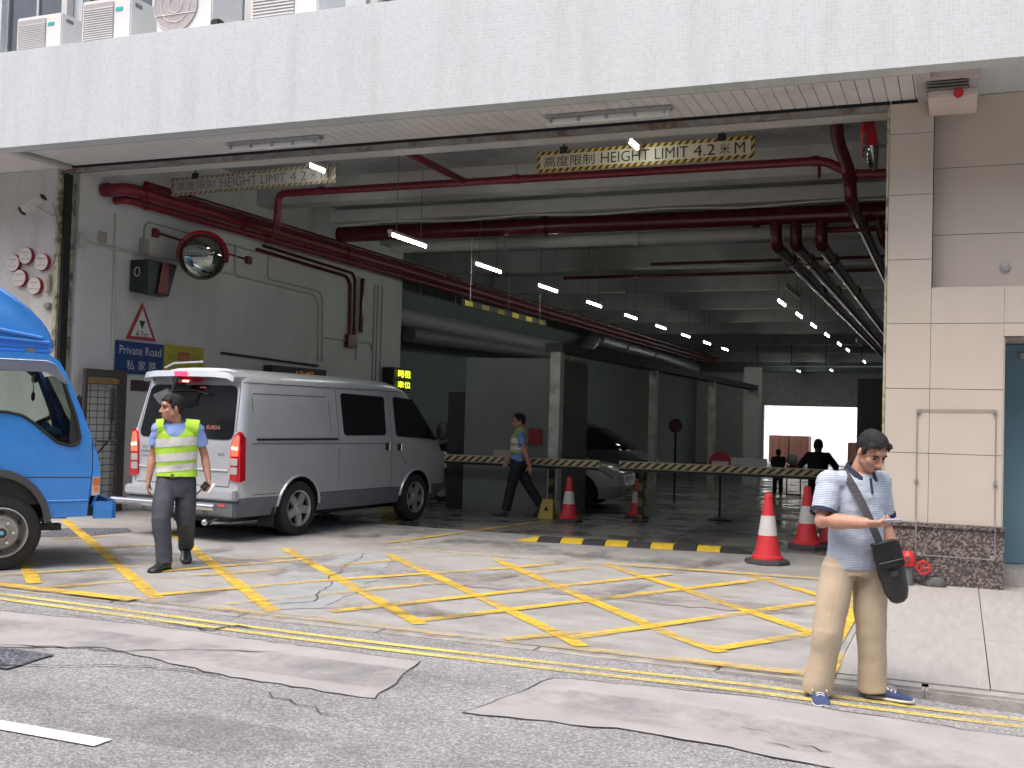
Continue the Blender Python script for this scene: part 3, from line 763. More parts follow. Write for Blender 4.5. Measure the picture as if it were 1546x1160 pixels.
# ------------------------------------------------------------ tube lights
def hang_light(x, y, z, ln, lit, label, group, rods=True, ztop=5.75, axis='y', housing=True):
    d = Vector((0, 1, 0)) if axis == 'y' else Vector((1, 0, 0)); n = Vector((1, 0, 0)) if axis == 'y' else Vector((0, 1, 0))
    o = Vector((x, y, z)); t = empty('tube_light', o, label=label, cat='tube light', group=group)
    def bx(m_, a, b, w, z0, z1):
        p0 = o + d * a - n * w; p1 = o + d * b + n * w; m_.box((min(p0.x, p1.x), min(p0.y, p1.y), z + z0), (max(p0.x, p1.x), max(p0.y, p1.y), z + z1))
    m1 = MB(); bx(m1, -.02, ln + .02, .035, .045, .09); m1.build('housing', whpipe, t)
    m2 = MB(); m2.cyl(o + d * .03 + Vector((0, 0, .018)), o + d * (ln - .03) + Vector((0, 0, .018)), .02, seg=10); m2.build('tube', tube_on if lit else tube_off, t)
    m3 = MB(); bx(m3, -.01, .03, .02, -.01, .044); bx(m3, ln - .03, ln + .01, .02, -.01, .044); m3.build('lamp_holder', whpipe, t)
    if rods:
        m4 = MB()
        for k in (.2, ln - .2): q = o + d * k; m4.cyl(q + Vector((0, 0, .09)), (q.x, q.y, ztop), .006, seg=6)
        m4.build('hanging_rod', mat('dim_rod', (.16, .165, .165), .5), t)
    return t
for i in range(9):
    hang_light(-8.08, 14.7 + i * 3.15, 4.3, 1.22, True, f'lit tube light, {ord_[i]} of the left hanging row counted from the entrance', 'lit tubes of the left row')
for i, y in enumerate((24.4, 27.3, 30.2, 33.5, 37.2, 40.2, 47.6)):
    hang_light(-3.74, y, 4.3, 1.22, True, f'lit tube light, {ord_[i]} of the right hanging row counted from the entrance', 'lit tubes of the right row')
for i, (x, y) in enumerate(((-5.64, 54.0), (-7.3, 55.2))):
    hang_light(x, y - 1, 4.2, 1.22, True, ('lit tube light near the top of the rear way out, right one', 'lit tube light near the top of the rear way out, left one')[i], 'lit tubes by the rear way out')
for i, (x, y) in enumerate(((-3.05, 20.8), (-2.9, 34.5))):
    hang_light(x, y, 4.15, 1.9, False, ('dark unlit tube light beside the maroon pipe bends', 'dark unlit tube light farther back beside the right row')[i], 'unlit hanging tubes')
hang_light(-3.80, 11.93 + .9, 4.99, .45, True, 'lit lamp just behind the lintel above the right height limit sign', 'lamps behind the lintel', rods=True)
hang_light(-8.38, 11.93 + .9, 4.97, .45, True, 'lit lamp just behind the lintel above the left height limit sign', 'lamps behind the lintel', rods=True)
def soffit_light(x0, x1, y, label):
    t = empty('soffit_light', ((x0 + x1) / 2, y, 4.99), label=label, cat='tube light', group='enclosed tube lights under the soffit')
    MB().box((x0, y - .06, 4.955), (x1, y + .06, 4.995), bev=.012).build('housing', galv, t)
    MB().tube([(x0 + .03, y, 4.925), (x1 - .03, y, 4.925)], .045, 12).build('diffuser', mat('milky_diffuser', (.62, .63, .62), .25, spec=.6), t)
    m = MB()
    for k in range(5):
        xx = x0 + .08 + k * (x1 - x0 - .16) / 4; m.box((xx - .012, y - .068, 4.90), (xx + .012, y + .068, 4.954))
    m.build('clip', galv, t)
soffit_light(-8.75, -7.35, 11.55, 'enclosed tube light on the slatted soffit, left one')
soffit_light(-4.38, -2.92, 11.52, 'enclosed tube light on the slatted soffit, right one')

# ------------------------------------------------------------ pipes
def pipe(label, pts, r, m, name='fire_pipe', cat='pipe', group=None, bend=.15, flanges=(), seg=14, hang=()):
    p = round_path(pts, bend); mb = MB().tube(p, r, seg)
    fm = MB(); any_ = False
    for a, d in flanges:
        a = Vector(a); d = Vector(d).normalized(); fm.cyl(a - d * .05, a + d * .05, r * 1.22, seg=16); any_ = True
    if any_ or hang:
        t = empty(name, pts[0], label=label, cat=cat, group=group)
        mb.build('pipe_run', m, t)
        if any_: fm.build('coupling', m, t)
        if hang:
            hm = MB()
            for (a, zt) in hang: hm.cyl(a, (a[0], a[1], zt), .01, seg=6)
            hm.build('hanger', greypipe, t)
    else:
        t = mb.build(name, m); tag(t, label, cat, group)
    return t
pipe('bright red pipe crossing the opening under the ceiling behind the height limit signs',
     [(-11.12, 16.1, 4.74), (-10.80, 15.66, 4.72), (-10.74, 15.6, 5.26), (-1.78, 15.6, 5.26), (-1.42, 15.6, 5.05), (-.72, 15.6, 5.03)], .062, redpipe, bend=.14,
     flanges=[((-9.9, 15.6, 5.27), (1, 0, 0)), ((-6.4, 15.6, 5.265), (1, 0, 0)), ((-1.9, 15.6, 5.26), (1, 0, 0))], hang=[((-9.9, 15.6, 5.3), 5.75), ((-6.4, 15.6, 5.3), 5.75), ((-3.0, 15.6, 5.3), 5.75)])
pipe('red branch pipe running back from the lintel to the long crossing pipe', [(-7.2, 12.66, 5.2), (-7.2, 13.4, 5.24), (-7.28, 15.55, 5.28)], .055, redpipe)
pipe('thick red main along the left wall starting at a flanged end', [(-11.86, 12.75, 4.80), (-11.42, 12.72, 4.80), (-11.42, 21.3, 4.78), (-11.42, 27.5, 4.75), (-11.42, 56, 4.7)], .088, redpipe, bend=.2,
     flanges=[((-11.82, 12.748, 4.80), (1, 0, 0)), ((-11.42, 13.1, 4.80), (0, 1, 0)), ((-11.42, 15.6, 4.80), (0, 1, 0)), ((-11.42, 19, 4.78), (0, 1, 0))])
pipe('second red main running beside the thick one, nearer the wall', [(-11.86, 12.98, 4.69), (-11.63, 12.96, 4.69), (-11.63, 56, 4.6)], .062, redpipe, bend=.12, flanges=[((-11.63, 13.4, 4.69), (0, 1, 0)), ((-11.63, 16.6, 4.69), (0, 1, 0))])
pipe('third red pipe of the left wall bundle, the innermost', [(-11.27, 12.95, 4.90), (-11.27, 56, 4.82)], .05, redpipe_d, bend=.12)
pipe('heavy maroon header pipe crossing below the second beam', [(-11.3, 18.5, 5.06), (-.72, 18.5, 5.06)], .15, redpipe_d, flanges=[((-7, 18.5, 5.06), (1, 0, 0)), ((-3.2, 18.5, 5.06), (1, 0, 0))])
pipe('thin red pipe above the maroon header at the right', [(-2.2, 18.9, 4.86), (-.72, 18.9, 4.86)], .05, redpipe)
for i, (x, z) in enumerate(((-2.87, 4.57), (-2.55, 4.56), (-2.14, 4.55))):
    pipe(('leftmost', 'middle', 'rightmost')[i] + ' of the three maroon pipes dropping from the header and running back', [(x, 18.5, 4.98), (x, 18.5, z), (x, 56, z - .1)], .1, redpipe_d, group='maroon pipes running back', bend=.3, flanges=[((x, 20.2, z), (0, 1, 0)), ((x, 25, z), (0, 1, 0))])
pipe('red riser from the ceiling to the junction at the right of the crossing pipe', [(-1.62, 15.5, 5.72), (-1.6, 15.55, 5.5), (-1.44, 15.6, 5.05), (-1.43, 15.62, 4.75), (-1.43, 16.3, 4.66), (-1.43, 40, 4.55)], .09, redpipe_d, bend=.3, flanges=[((-1.44, 15.6, 5.0), (0, 0, 1)), ((-1.43, 17.4, 4.65), (0, 1, 0))])
pipe('second red branch next to the riser at the right', [(-1.25, 18.5, 5.0), (-1.2, 18.5, 4.6), (-1.0, 19.5, 4.4), (-1.0, 40, 4.4)], .06, redpipe_d, bend=.2)
pipe('red sprinkler drop under the right end of the crossing pipe', [(-1.85, 15.6, 5.2), (-1.85, 15.6, 5.02)], .025, redpipe)
pipe('off white crossing pipe with clips behind the maroon header', [(-10.9, 20, 5.03), (-.72, 20, 5.03)], .12, whpipe, name='drain_pipe', hang=[((-8.4, 20, 5.15), 5.75), ((-5.7, 20, 5.15), 5.75), ((-3.0, 20, 5.15), 5.75)], flanges=[((-8.4, 20, 5.03), (1, 0, 0)), ((-5.7, 20, 5.03), (1, 0, 0)), ((-3.0, 20, 5.03), (1, 0, 0))])
t = MB().box((-10.9, 17.5, 5.12), (-.72, 17.85, 5.34), bev=.02).build('cable_trunking', whpipe); tag(t, 'wide pale trunking crossing the garage between the first beam and the maroon header', 'trunking')
pipe('thin white conduit sagging along the lower edge of the pale trunking', [(-10.8, 17.6, 5.07)] + [(-10.8 + i * 1.26, 17.6, 5.07 + (.03 if i % 2 else -.02)) for i in range(1, 8)] + [(-.75, 17.6, 5.07)], .018, whpipe, name='conduit', cat='conduit')
pipe('thin dark pipe under the third beam', [(-9, 25.2, 5.02), (-.72, 25.2, 5.04)], .04, redpipe_d)
pipe('thin dark red pipe in front of the fourth beam', [(-6.5, 24.0, 5.12), (-.72, 24.0, 5.15)], .035, redpipe_d)
# round air ducts over the left bay
def far(p, k=1.43): return (p[0] * k, p[1] * k, 1.58 + (p[2] - 1.58) * k)
pipe('long pale air duct over the left bay', [far(p) for p in ((-8.6, 15.8, 3.20), (-8.6, 20.5, 3.20), (-8.6, 24, 3.2))], .22, greypipe, name='air_duct', cat='duct', hang=[(far((-8.6, y, 3.3)), 5.7) for y in (16.8, 18.2, 19.7, 21.4)])
fd = []
for i in range(60):
    t_ = i / 59; fd.append(Vector(far((-8.6 + .12 * math.sin(t_ * 5), 24.2 + 2.6 * t_, 3.05 + .58 * (t_ ** 1.6)))))
mb = MB().tube(fd, [.25 + .018 * (i % 2) for i in range(60)], 14)
t = mb.build('flexible_duct', mat('foil_duct', (.55, .56, .55), .3, metal=.7, var=.15, scale=25)); tag(t, 'silver flexible duct elbow climbing over the left bay', 'duct')
pipe('lower grey duct feeding the flexible elbow', [far((-8.6, 16.4, 2.92)), far((-8.6, 24.2, 3.05))], .19, mat('dim_duct_metal', (.18, .185, .18), .5), name='air_duct', cat='duct', hang=[(far((-8.6, y, 3.1)), 5.7) for y in (17.5, 20.5, 23)])
pipe('silver duct continuing to the back after the flexible elbow', [far(p) for p in ((-8.6, 26.8, 3.66), (-8.6, 33, 3.62), (-8.6, 38, 3.5))], .26, galv, name='air_duct', cat='duct', hang=[(far((-8.6, y, 3.75)), 5.7) for y in (27.5, 30.5, 34, 37)], flanges=[(far((-8.6, y, 3.63)), (0, 1, 0)) for y in (29, 32)])
# height bar with yellow dashes
t = empty('striped_height_bar', (-8.6, 18.7, 3.7), label='hanging dark bar with yellow dashes along the left lane', cat='height bar')
MB().box((-8.64, 18.5, 3.64), (-8.6, 23.0, 3.76)).build('bar', blackm, t)
m = MB()
for i in range(6): m.box((-8.599, 18.62 + i * .78, 3.65), (-8.594, 18.98 + i * .78, 3.75))
m.build('yellow_band', yelp, t)
m = MB()
for y in (18.9, 20.8, 22.6): m.cyl((-8.62, y, 3.76), (-8.62, y, 5.7), .008, seg=6)
m.build('hanger', greypipe, t)
# ceiling hangers over the far part
t = empty('cable_tray', (-5, 50, 4.2), label='hanging cable tray near the far end of the garage', cat='cable tray')
MB().box((-9, 50, 4.2), (-2, 50.3, 4.24)).build('tray', galv, t)
m = MB()
for x in (-8.5, -7, -5.5, -4, -2.5): m.cyl((x, 50.1, 4.24), (x, 50.1, 5.6), .02, seg=6)
m.build('hanger', blackm, t)

# ------------------------------------------------------------ things on the left wall (x = -11.9)
XL = -11.9
def wallpipe(label, pts, r, m, name='conduit', cat='conduit', bend=.08, grp='conduits on the left wall'):
    return pipe(label, [(XL + r + .006, y, z) for y, z in pts], r, m, name=name, cat=cat, bend=bend, seg=8, group=grp)
wallpipe('pale vertical conduit left of the triangular sign', [(13.02, 4.5), (13.1, .05)], .018, whpipe)
wallpipe('long pale horizontal conduit above the signal box', [(12.35, 3.97), (15.9, 3.96)], .022, whpipe)
wallpipe('pale conduit dropping behind the round mirror', [(16.0, 4.5), (16.0, 3.95), (18.6, 3.9), (18.75, 3.75), (18.8, 2.6)], .018, whpipe)
wallpipe('second pale conduit turning down beside the red pair', [(17.0, 4.45), (17.0, 4.02), (18.75, 4.0), (18.9, 3.85), (18.95, 2.6)], .018, whpipe)
wallpipe('grey conduit running to the small switch box', [(13.66, 4.18), (13.66, 4.42), (13.75, 4.5), (17.2, 4.45)], .014, greypipe)
wallpipe('thin red conduit between two red boxes', [(13.95, 4.36), (16.35, 4.28)], .018, redpipe, cat='pipe')
wallpipe('left dark red riser of the red pair ending in a red box', [(16.6, 4.50), (19.75, 4.42), (19.92, 4.28), (19.95, 3.2)], .035, redpipe_d, cat='pipe')
wallpipe('right dark red riser of the red pair', [(16.8, 4.6), (20.0, 4.52), (20.12, 4.4), (20.14, 3.2)], .03, redpipe_d, cat='pipe')
wallpipe('separate dark red pipe right of the red pair', [(20.42, 4.46), (20.4, 3.3)], .045, redpipe_d, cat='pipe')
for i, (y, z0, z1) in enumerate(((20.28, 4.5, 2.7), (21.0, 4.4, 2.3), (21.15, 4.4, 2.3), (21.35, 4.4, 2.3))):
    wallpipe(('thin grey conduit between the dark red pipes', 'left one of three thin grey conduits near the wall end', 'middle one of three thin grey conduits near the wall end', 'right one of three thin grey conduits near the wall end')[i], [(y, z0), (y, z1)], .013, greypipe)
wallpipe('low grey conduit crossing below the red box', [(19.0, 3.08), (20.9, 3.1), (21.0, 2.9)], .014, greypipe)
wallpipe('black rail low on the wall behind the silver van', [(15.7, 2.56), (18.8, 2.50)], .02, blackm)
def wallbox(name, label, cat, y0, y1, z0, z1, d, m, bev=.01, group=None):
    o = MB().box((XL + .001, y0, z0), (XL + d, y1, z1), bev=bev).build(name, m); return tag(o, label, cat, group)
wallbox('junction_box', 'small grey socket box right of the entrance channel', 'box', 12.28, 12.42, 3.88, 4.08, .07, whpipe)
wallbox('junction_box', 'square pale cover plate above the long conduit', 'box', 12.68, 12.86, 4.02, 4.18, .03, mat('dusty_cover', (.38, .36, .33), .7))
wallbox('switch_box', 'narrow steel box below the grey conduit', 'box', 13.56, 13.72, 3.98, 4.22, .08, galv)
wallbox('red_box', 'red box at the left end of the thin red conduit', 'box', 13.84, 13.96, 4.28, 4.42, .07, redpipe)
wallbox('red_box', 'red box at the right end of the thin red conduit', 'box', 16.3, 16.44, 4.2, 4.34, .07, redpipe)
wallbox('red_box', 'dark red box under the red pair of risers', 'box', 19.82, 20.2, 2.95, 3.22, .1, redpipe_d)
wallbox('brown_plaque', 'small dark brown plaque under the private road sign', 'plaque', 13.5, 13.93, 1.83, 2.0, .015, mat('dark_brown', (.075, .05, .045), .5), bev=.003)
# signal box
t = empty('signal_box', (XL, 13.75, 3.3), label='dark signal box with a red panel left of the round mirror', cat='signal')
def fp(y, z, x): return Vector((XL + x, y, z))
m = MB(); m.add([fp(13.38, 3.36, .02), fp(14.1, 3.34, .02), fp(14.1, 3.84, .02), fp(13.38, 3.84, .02), fp(13.42, 3.32, .34), fp(13.95, 3.34, .30), fp(14.12, 3.86, .30), fp(13.40, 3.86, .34)], [[0, 1, 2, 3], [4, 7, 6, 5], [0, 4, 5, 1], [1, 5, 6, 2], [2, 6, 7, 3], [3, 7, 4, 0]])
m.build('housing', mat('dark_green_metal', (.018, .03, .024), .4, var=.3, scale=9), t)
m = MB(); m.add([fp(13.62, 3.36, .36), fp(13.86, 3.36, .35), fp(13.88, 3.84, .35), fp(13.72, 3.84, .36), fp(13.62, 3.36, .345), fp(13.86, 3.36, .325), fp(13.88, 3.84, .325), fp(13.72, 3.84, .345)], [[0, 3, 2, 1], [4, 5, 6, 7], [0, 1, 5, 4], [1, 2, 6, 5], [2, 3, 7, 6], [3, 0, 4, 7]])
m.build('red_panel', mat('dull_red_lens', (.20, .012, .016), .35), t)
MB().tube([(XL + .16, 13.385 - .004, 3.62 + .07 * math.cos(a)) if False else (XL + .16 + .05 * math.cos(a), 13.372, 3.66 + .07 * math.sin(a)) for a in frange(0, 2 * math.pi, 18)], .006, 5, cap=False).build('side_mark', white, t)
# triangular sign
def wall_tri(cy, cz, s, x):
    h = s * .88; return [(cy - s / 2, cz - h / 3), (cy + s / 2, cz - h / 3), (cy, cz + 2 * h / 3)]
t = empty('height_warning_sign', (XL, 13.68, 2.62), label='red and white triangular height sign reading 4.2m', cat='sign')
def fx(x): return lambda p: Vector((XL + x, p[0], p[1]))
T0 = wall_tri(13.68, 2.825, .66, 0); T1 = wall_tri(13.68, 2.825, .50, 0)
MB().poly(T0, fx(.03), fx(.012), [T1]).build('red_border', mat('sign_red', (.42, .03, .045), .4), t)
MB().poly(T1, fx(.028), fx(.012)).build('white_panel', white, t)
MB().poly([(13.615, 2.93), (13.745, 2.93), (13.68, 2.80)], fx(.033), fx(.0285)).build('black_arrow', blkp, t)
lettering('lettering', '4·2m', (XL + .029, 13.54, 2.665), (0, 1, 0), (0, 0, 1), .28, .105, blkp, t, .003)
# private road sign
t = empty('private_road_sign', (XL, 13.68, 2.1), label='blue sign reading Private Road with Chinese characters', cat='sign')
MB().box((XL + .01, 13.13, 2.09), (XL + .03, 14.2, 2.59)).build('panel', mat('sign_blue', (.012, .05, .19), .4), t)
wt = mat('sign_white_letters', (.65, .66, .68), .5)
lettering('lettering', 'Private Road', (XL + .03, 13.2, 2.39), (0, 1, 0), (0, 0, 1), .94, .13, wt, t, .003)
lettering('lettering', '私 家 路', (XL + .03, 13.36, 2.15), (0, 1, 0), (0, 0, 1), .68, .15, wt, t, .003)
# yellow sign
t = empty('yellow_notice', (XL, 14.73, 2.15), label='yellow notice board right of the private road sign', cat='sign')
MB().box((XL + .01, 14.24, 2.13), (XL + .028, 15.22, 2.61)).build('panel', mat('dull_yellow_board', (.50, .44, .05), .5, var=.06), t)
MB().box((XL + .028, 14.56, 2.34), (XL + .032, 14.84, 2.5)).build('red_block', mat('faded_red', (.45, .12, .10), .5), t)
lettering('lettering', '停車場', (XL + .032, 14.6, 2.37), (0, 1, 0), (0, 0, 1), .2, .09, yelp, t, .003)
lettering('lettering', '請勿', (XL + .028, 14.3, 2.36), (0, 1, 0), (0, 0, 1), .22, .1, mat('olive_ink', (.22, .2, .03), .6), t, .003)
lettering('lettering', '泊車', (XL + .028, 14.9, 2.36), (0, 1, 0), (0, 0, 1), .22, .1, MATS['olive_ink'], t, .003)
# convex mirrors
def convex_mirror(c, nrm, r, label, visor=True, arm_to=None):
    c = Vector(c); n = Vector(nrm).normalized(); t = empty('convex_mirror', c, label=label, cat='mirror', group='round traffic mirrors')
    prof = [(r * math.sin(a), .0 + r * .42 * math.cos(a)) for a in frange(0.0001, math.pi / 2, 12)]
    MB().lathe(prof, c, n, 40).build('mirror_dome', mat('mirror_surface', (.33, .36, .33), .03, metal=1., var=.02), t)
    MB().lathe([(r * .2, -.06), (r * .98, -.03), (r * 1.03, .0), (r * 1.03, .02), (r * .99, .022)], c, n, 40).build('back_shell', mat('mirror_back', (.09, .07, .06), .5), t)
    up = Vector((0, 0, 1)); side = n.cross(up).normalized(); u2 = side.cross(n).normalized(); m = MB(); vs = []; fs = []
    k = 30
    for i in range(k + 1):
        a = rad(200) * (i / k - .5); d = (u2 * math.cos(a) + side * math.sin(a))
        e = 1.12 + .05 * math.cos(a)
        for (q, h) in ((1.04, -.03), (e, -.02), (e + .01, .10), (1.05, .02)): vs.append(c + d * r * q + n * h)
    for i in range(k):
        for j in range(4): fs.append([i * 4 + j, (i + 1) * 4 + j, (i + 1) * 4 + (j + 1) % 4, i * 4 + (j + 1) % 4])
    m.add(vs, fs, smooth=True).build('red_visor', mat('red_visor_plastic', (.50, .015, .025), .35), t)
    if arm_to: MB().tube([c - n * .05, Vector(arm_to)], .025, 8).build('arm', greypipe, t)
    return t
convex_mirror((-11.30, 14.35, 4.02), (.72, -.69, -.12), .36, 'round convex mirror with red visor on the left wall', arm_to=(XL + .01, 14.8, 4.02))
convex_mirror((-.98, 13.35, 4.86), (-1, -.14, -.1), .27, 'round convex mirror seen edge on behind the right pier', arm_to=(-.72, 13.4, 4.86))
# height limit signs
stripe = bpy.data.materials.new('hazard_stripe'); stripe.use_nodes = True
def hazard(name, c1, c2, freq, axis=(1, 0, .9), thr=0.):
    m = bpy.data.materials.new(name); m.use_nodes = True; nt = m.node_tree; N = nt.nodes; L = nt.links; p = N['Principled BSDF']
    g = N.new('ShaderNodeTexCoord'); dp = N.new('ShaderNodeVectorMath'); dp.operation = 'DOT_PRODUCT'; dp.inputs[1].default_value = Vector(axis) * freq
    L.new(g.outputs['Object'], dp.inputs[0]); fr = N.new('ShaderNodeMath'); fr.operation = 'FRACT'; L.new(dp.outputs['Value'], fr.inputs[0])
    gt = N.new('ShaderNodeMath'); gt.operation = 'GREATER_THAN'; gt.inputs[1].default_value = .5 + thr; L.new(fr.outputs[0], gt.inputs[0])
    mx = N.new('ShaderNodeMix'); mx.data_type = 'RGBA'; L.new(gt.outputs[0], mx.inputs['Factor']); mx.inputs['A'].default_value = (*c1, 1); mx.inputs['B'].default_value = (*c2, 1)
    n = N.new('ShaderNodeTexNoise'); n.inputs['Scale'].default_value = 14; L.new(g.outputs['Object'], n.inputs[0])
    mr = N.new('ShaderNodeMapRange'); mr.inputs[3].default_value = .7; mr.inputs[4].default_value = 1.2; L.new(n.outputs['Fac'], mr.inputs[0])
    vm = N.new('ShaderNodeVectorMath'); vm.operation = 'SCALE'; L.new(mx.outputs['Result'], vm.inputs[0]); L.new(mr.outputs[0], vm.inputs['Scale'])
    L.new(vm.outputs[0], p.inputs['Base Color']); p.inputs['Roughness'].default_value = .55
    MATS[name] = m; return m
hz_sign = hazard('yellow_black_tape', (.60, .40, .06), (.05, .035, .03), 11, (1, 0, -.9))
hz_faded = hazard('faded_yellow_tape', (.42, .34, .20), (.16, .12, .10), 11, (1, 0, -.9))
def height_sign(x0, x1, y, z0l, z0r, h, label, brd, pan, ink, hangers):
    t = empty('height_limit_sign', ((x0 + x1) / 2, y, z0l), label=label, cat='sign', group='hanging height limit signs')
    dx = Vector((x1 - x0, 0, z0r - z0l)); d = dx.normalized(); u = Vector((-d.z, 0, d.x)); o = Vector((x0, y, z0l)); w = dx.length
    def P(a, b, q): return o + d * a + u * b + Vector((0, q, 0))
    b = .045
    MB().poly([(0, 0), (w, 0), (w, h), (0, h)], lambda p: P(p[0], p[1], -.005), lambda p: P(p[0], p[1], .012), [[(b, b), (w - b, b), (w - b, h - b), (b, h - b)]]).build('striped_border', brd, t)
    MB().poly([(b, b), (w - b, b), (w - b, h - b), (b, h - b)], lambda p: P(p[0], p[1], -.003), lambda p: P(p[0], p[1], .01)).build('panel', pan, t)
    lh = (h - 2 * b) * .76; lb = b + (h - 2 * b) * .12
    for s_, a0, ww in (('高度限制', .035, .245), ('HEIGHT LIMIT', .31, .40), ('4.2', .735, .095), ('米', .85, .045), ('M', .915, .045)):
        lettering('lettering', s_, P(a0 * w, lb, -.003), d, u, ww * w, lh, ink, t, .003)
    m = MB()
    for a in hangers:
        q = P(a * w, h, .003); m.cyl(q, (q.x, q.y, 5.75), .012, seg=6); m.box((q.x - .05, q.y - .02, q.z - .04), (q.x + .05, q.y + .02, q.z + .05))
    m.build('hanger', blackm, t)
height_sign(-5.20, -2.36, 13.4, 4.805, 4.83, .275, 'cream height limit sign with black and yellow striped border, right and cleaner of the two', hz_sign, mat('cream_sign_panel', (.52, .47, .36), .5, var=.06), blkp, (.13, .86))
height_sign(-11.16, -8.27, 13.4, 4.80, 4.855, .275, 'faded height limit sign hanging over the left side, partly behind the red pipes', hz_faded, mat('faded_sign_panel', (.40, .37, .33), .6, var=.1), mat('faded_ink', (.16, .14, .13), .7), (.15, .85))

# ------------------------------------------------------------ front left pier fixtures
cream = mat('aged_white_plate', (.60, .56, .53), .5, var=.04)
tiny = mat('tiny_red_brown_print', (.28, .15, .14), .6)
drk_red = mat('deep_red_rim', (.28, .02, .035), .45)
for i, (x, z, lb) in enumerate(((-12.765, 3.62, 'leftmost'), (-12.53, 3.72, 'topmost'), (-12.63, 3.40, 'lower middle'), (-12.22, 3.62, 'rightmost, under the camera cable'), (-12.34, 3.28, 'lowest'))):
    t = empty('round_inlet_plate', (x, 12.0, z), label=f'round red rimmed plate on the left pier, the {lb} of five', cat='plate', group='round red plates on the left pier')
    MB().lathe([(0, 0), (.125, 0), (.125, .045), (.12, .052), (0, .052)], (x, 12.0, z), (0, -1, 0), 32).build('rim', drk_red, t)
    MB().lathe([(.0, .0), (.118, 0), (.118, .006), (0, .006)], (x, 11.946, z), (0, -1, 0), 32).build('face', cream, t)
    lettering('lettering', 'SPRINKLER', (x - .075, 11.939, z + .035), (1, 0, 0), (0, 0, 1), .15, .026, tiny, t, .001)
    lettering('lettering', 'INLET', (x - .02, 11.939, z - .008), (1, 0, 0), (0, 0, 1), .04, .022, tiny, t, .001)
    lettering('lettering', '消防入水掣', (x - .08, 11.939, z - .06), (1, 0, 0), (0, 0, 1), .16, .028, tiny, t, .001)
t = empty('security_camera', (-12.05, 11.98, 4.2), label='white and black security camera on an arm on the left pier', cat='camera')
MB().box((-.17, -.05, -.045), (.17, .05, .045), M=Matrix.Translation((-12.15, 11.68, 4.40)) @ Matrix.Rotation(rad(-35), 4, 'Y') @ Matrix.Rotation(rad(15), 4, 'Z'), bev=.012).build('camera_body', cream, t)
MB().box((-.205, -.056, -.05), (-.168, .056, .055), M=Matrix.Translation((-12.15, 11.68, 4.40)) @ Matrix.Rotation(rad(-35), 4, 'Y') @ Matrix.Rotation(rad(15), 4, 'Z'), bev=.01).box((.165, -.052, -.04), (.20, .052, .04), M=Matrix.Translation((-12.15, 11.68, 4.40)) @ Matrix.Rotation(rad(-35), 4, 'Y') @ Matrix.Rotation(rad(15), 4, 'Z'), bev=.01).build('lens_hood', blackm, t)
MB().tube([(-12.12, 11.7, 4.36), (-12.02, 11.85, 4.28), (-11.99, 11.99, 4.27)], .018, 8).build('arm', galv, t)
pipe('thin reddish cable hanging from the security camera', [(-12.0, 11.9, 4.45), (-11.97, 11.97, 4.2), (-11.96, 11.985, 3.9), (-12.0, 11.985, 3.65), (-12.1, 11.97, 3.5)], .007, mat('reddish_cable', (.28, .16, .14), .6), name='cable', cat='cable', bend=.08, seg=6)
o = MB().box((-12.14, 11.93, 3.18), (-12.06, 12.0, 3.45), bev=.015).build('small_junction_box', mat('dirty_cream_plastic', (.42, .38, .28), .6, var=.15)); tag(o, 'narrow cream box below the rightmost round plate', 'box')
o = MB().lathe([(0, 0), (.055, 0), (.05, .05), (.02, .07), (0, .07)], (-12.10, 11.998, 2.99), (0, -1, 0), 14).build('small_vent_cap', mat('dirty_grey_cap', (.25, .24, .22), .7, var=.2)); tag(o, 'small dirty grey cap low on the left pier', 'cap')
# metal gate beside the truck
t = empty('metal_gate', (-12.2, 13.0, 0), label='brown metal mesh gate against the left wall behind the blue truck', cat='gate')
gm = mat('brown_gate_steel', (.10, .085, .075), .5, metal=.3, var=.15)
GX = -11.72
MB().box((GX - .05, 12.36, 2.0), (GX, 13.22, 2.12)).box((GX - .05, 13.06, 0), (GX, 13.22, 2.0)).box((GX - .05, 12.36, .0), (GX, 12.42, 2.0)).build('gate_frame', gm, t)
MB().box((GX - .045, 12.42, 1.92), (GX - .005, 13.06, 1.99)).build('ochre_rail', mat('ochre_rail', (.35, .20, .06), .5), t)
m = MB()
for k in range(19): m.box((GX - .03, 12.42, .1 + k * .1), (GX - .02, 13.06, .112 + k * .1))
for k in range(4): m.box((GX - .035, 12.5 + k * .15, .02), (GX - .031, 12.51 + k * .15, 1.92))
m.build('mesh_bars', gm, t)

# ------------------------------------------------------------ right pier fixtures
t = empty('speaker_cabinet', (-.12, 11.4, 4.75), label='pinkish slotted box with a red dot at the top of the right pier', cat='box')
pk = mat('pinkish_cream_paint', (.58, .50, .47), .55, var=.06)
MB().box((-.36, 11.25, 4.96), (.13, 11.95, 5.18), bev=.01).box((-.33, 11.3, 4.80), (.12, 11.99, 4.87), bev=.012).box((.04, 11.32, 4.861), (.12, 11.9, 4.958)).build('casing', pk, t)
m = MB()
for k in range(3): m.box((-.34, 11.28, 4.87 + k * .03), (.035, 11.9, 4.885 + k * .03))
m.build('slot_bar', mat('grey_slot', (.22, .20, .18), .6), t)
MB().cyl((-.05, 11.298, 4.815), (-.05, 11.26, 4.815), .045, seg=16).build('red_lamp', redp, t)
t = empty('surface_conduit_loop', (0, 12, .3), label='rectangular loop of thin grey conduit with clips on the right wall', cat='conduit')
m = MB().tube(round_path([(-.39, 11.925, .30), (-.39, 11.925, .64), (-.40, 11.985, .68), (-.40, 11.985, 1.775), (.34, 11.985, 1.785), (.34, 11.985, .68), (.345, 11.925, .64), (.345, 11.925, .30), (-.39, 11.925, .30)], .012, 2), .0055, 6)
m.build('conduit_run', mat('weathered_conduit', (.24, .235, .23), .5), t)
m = MB()
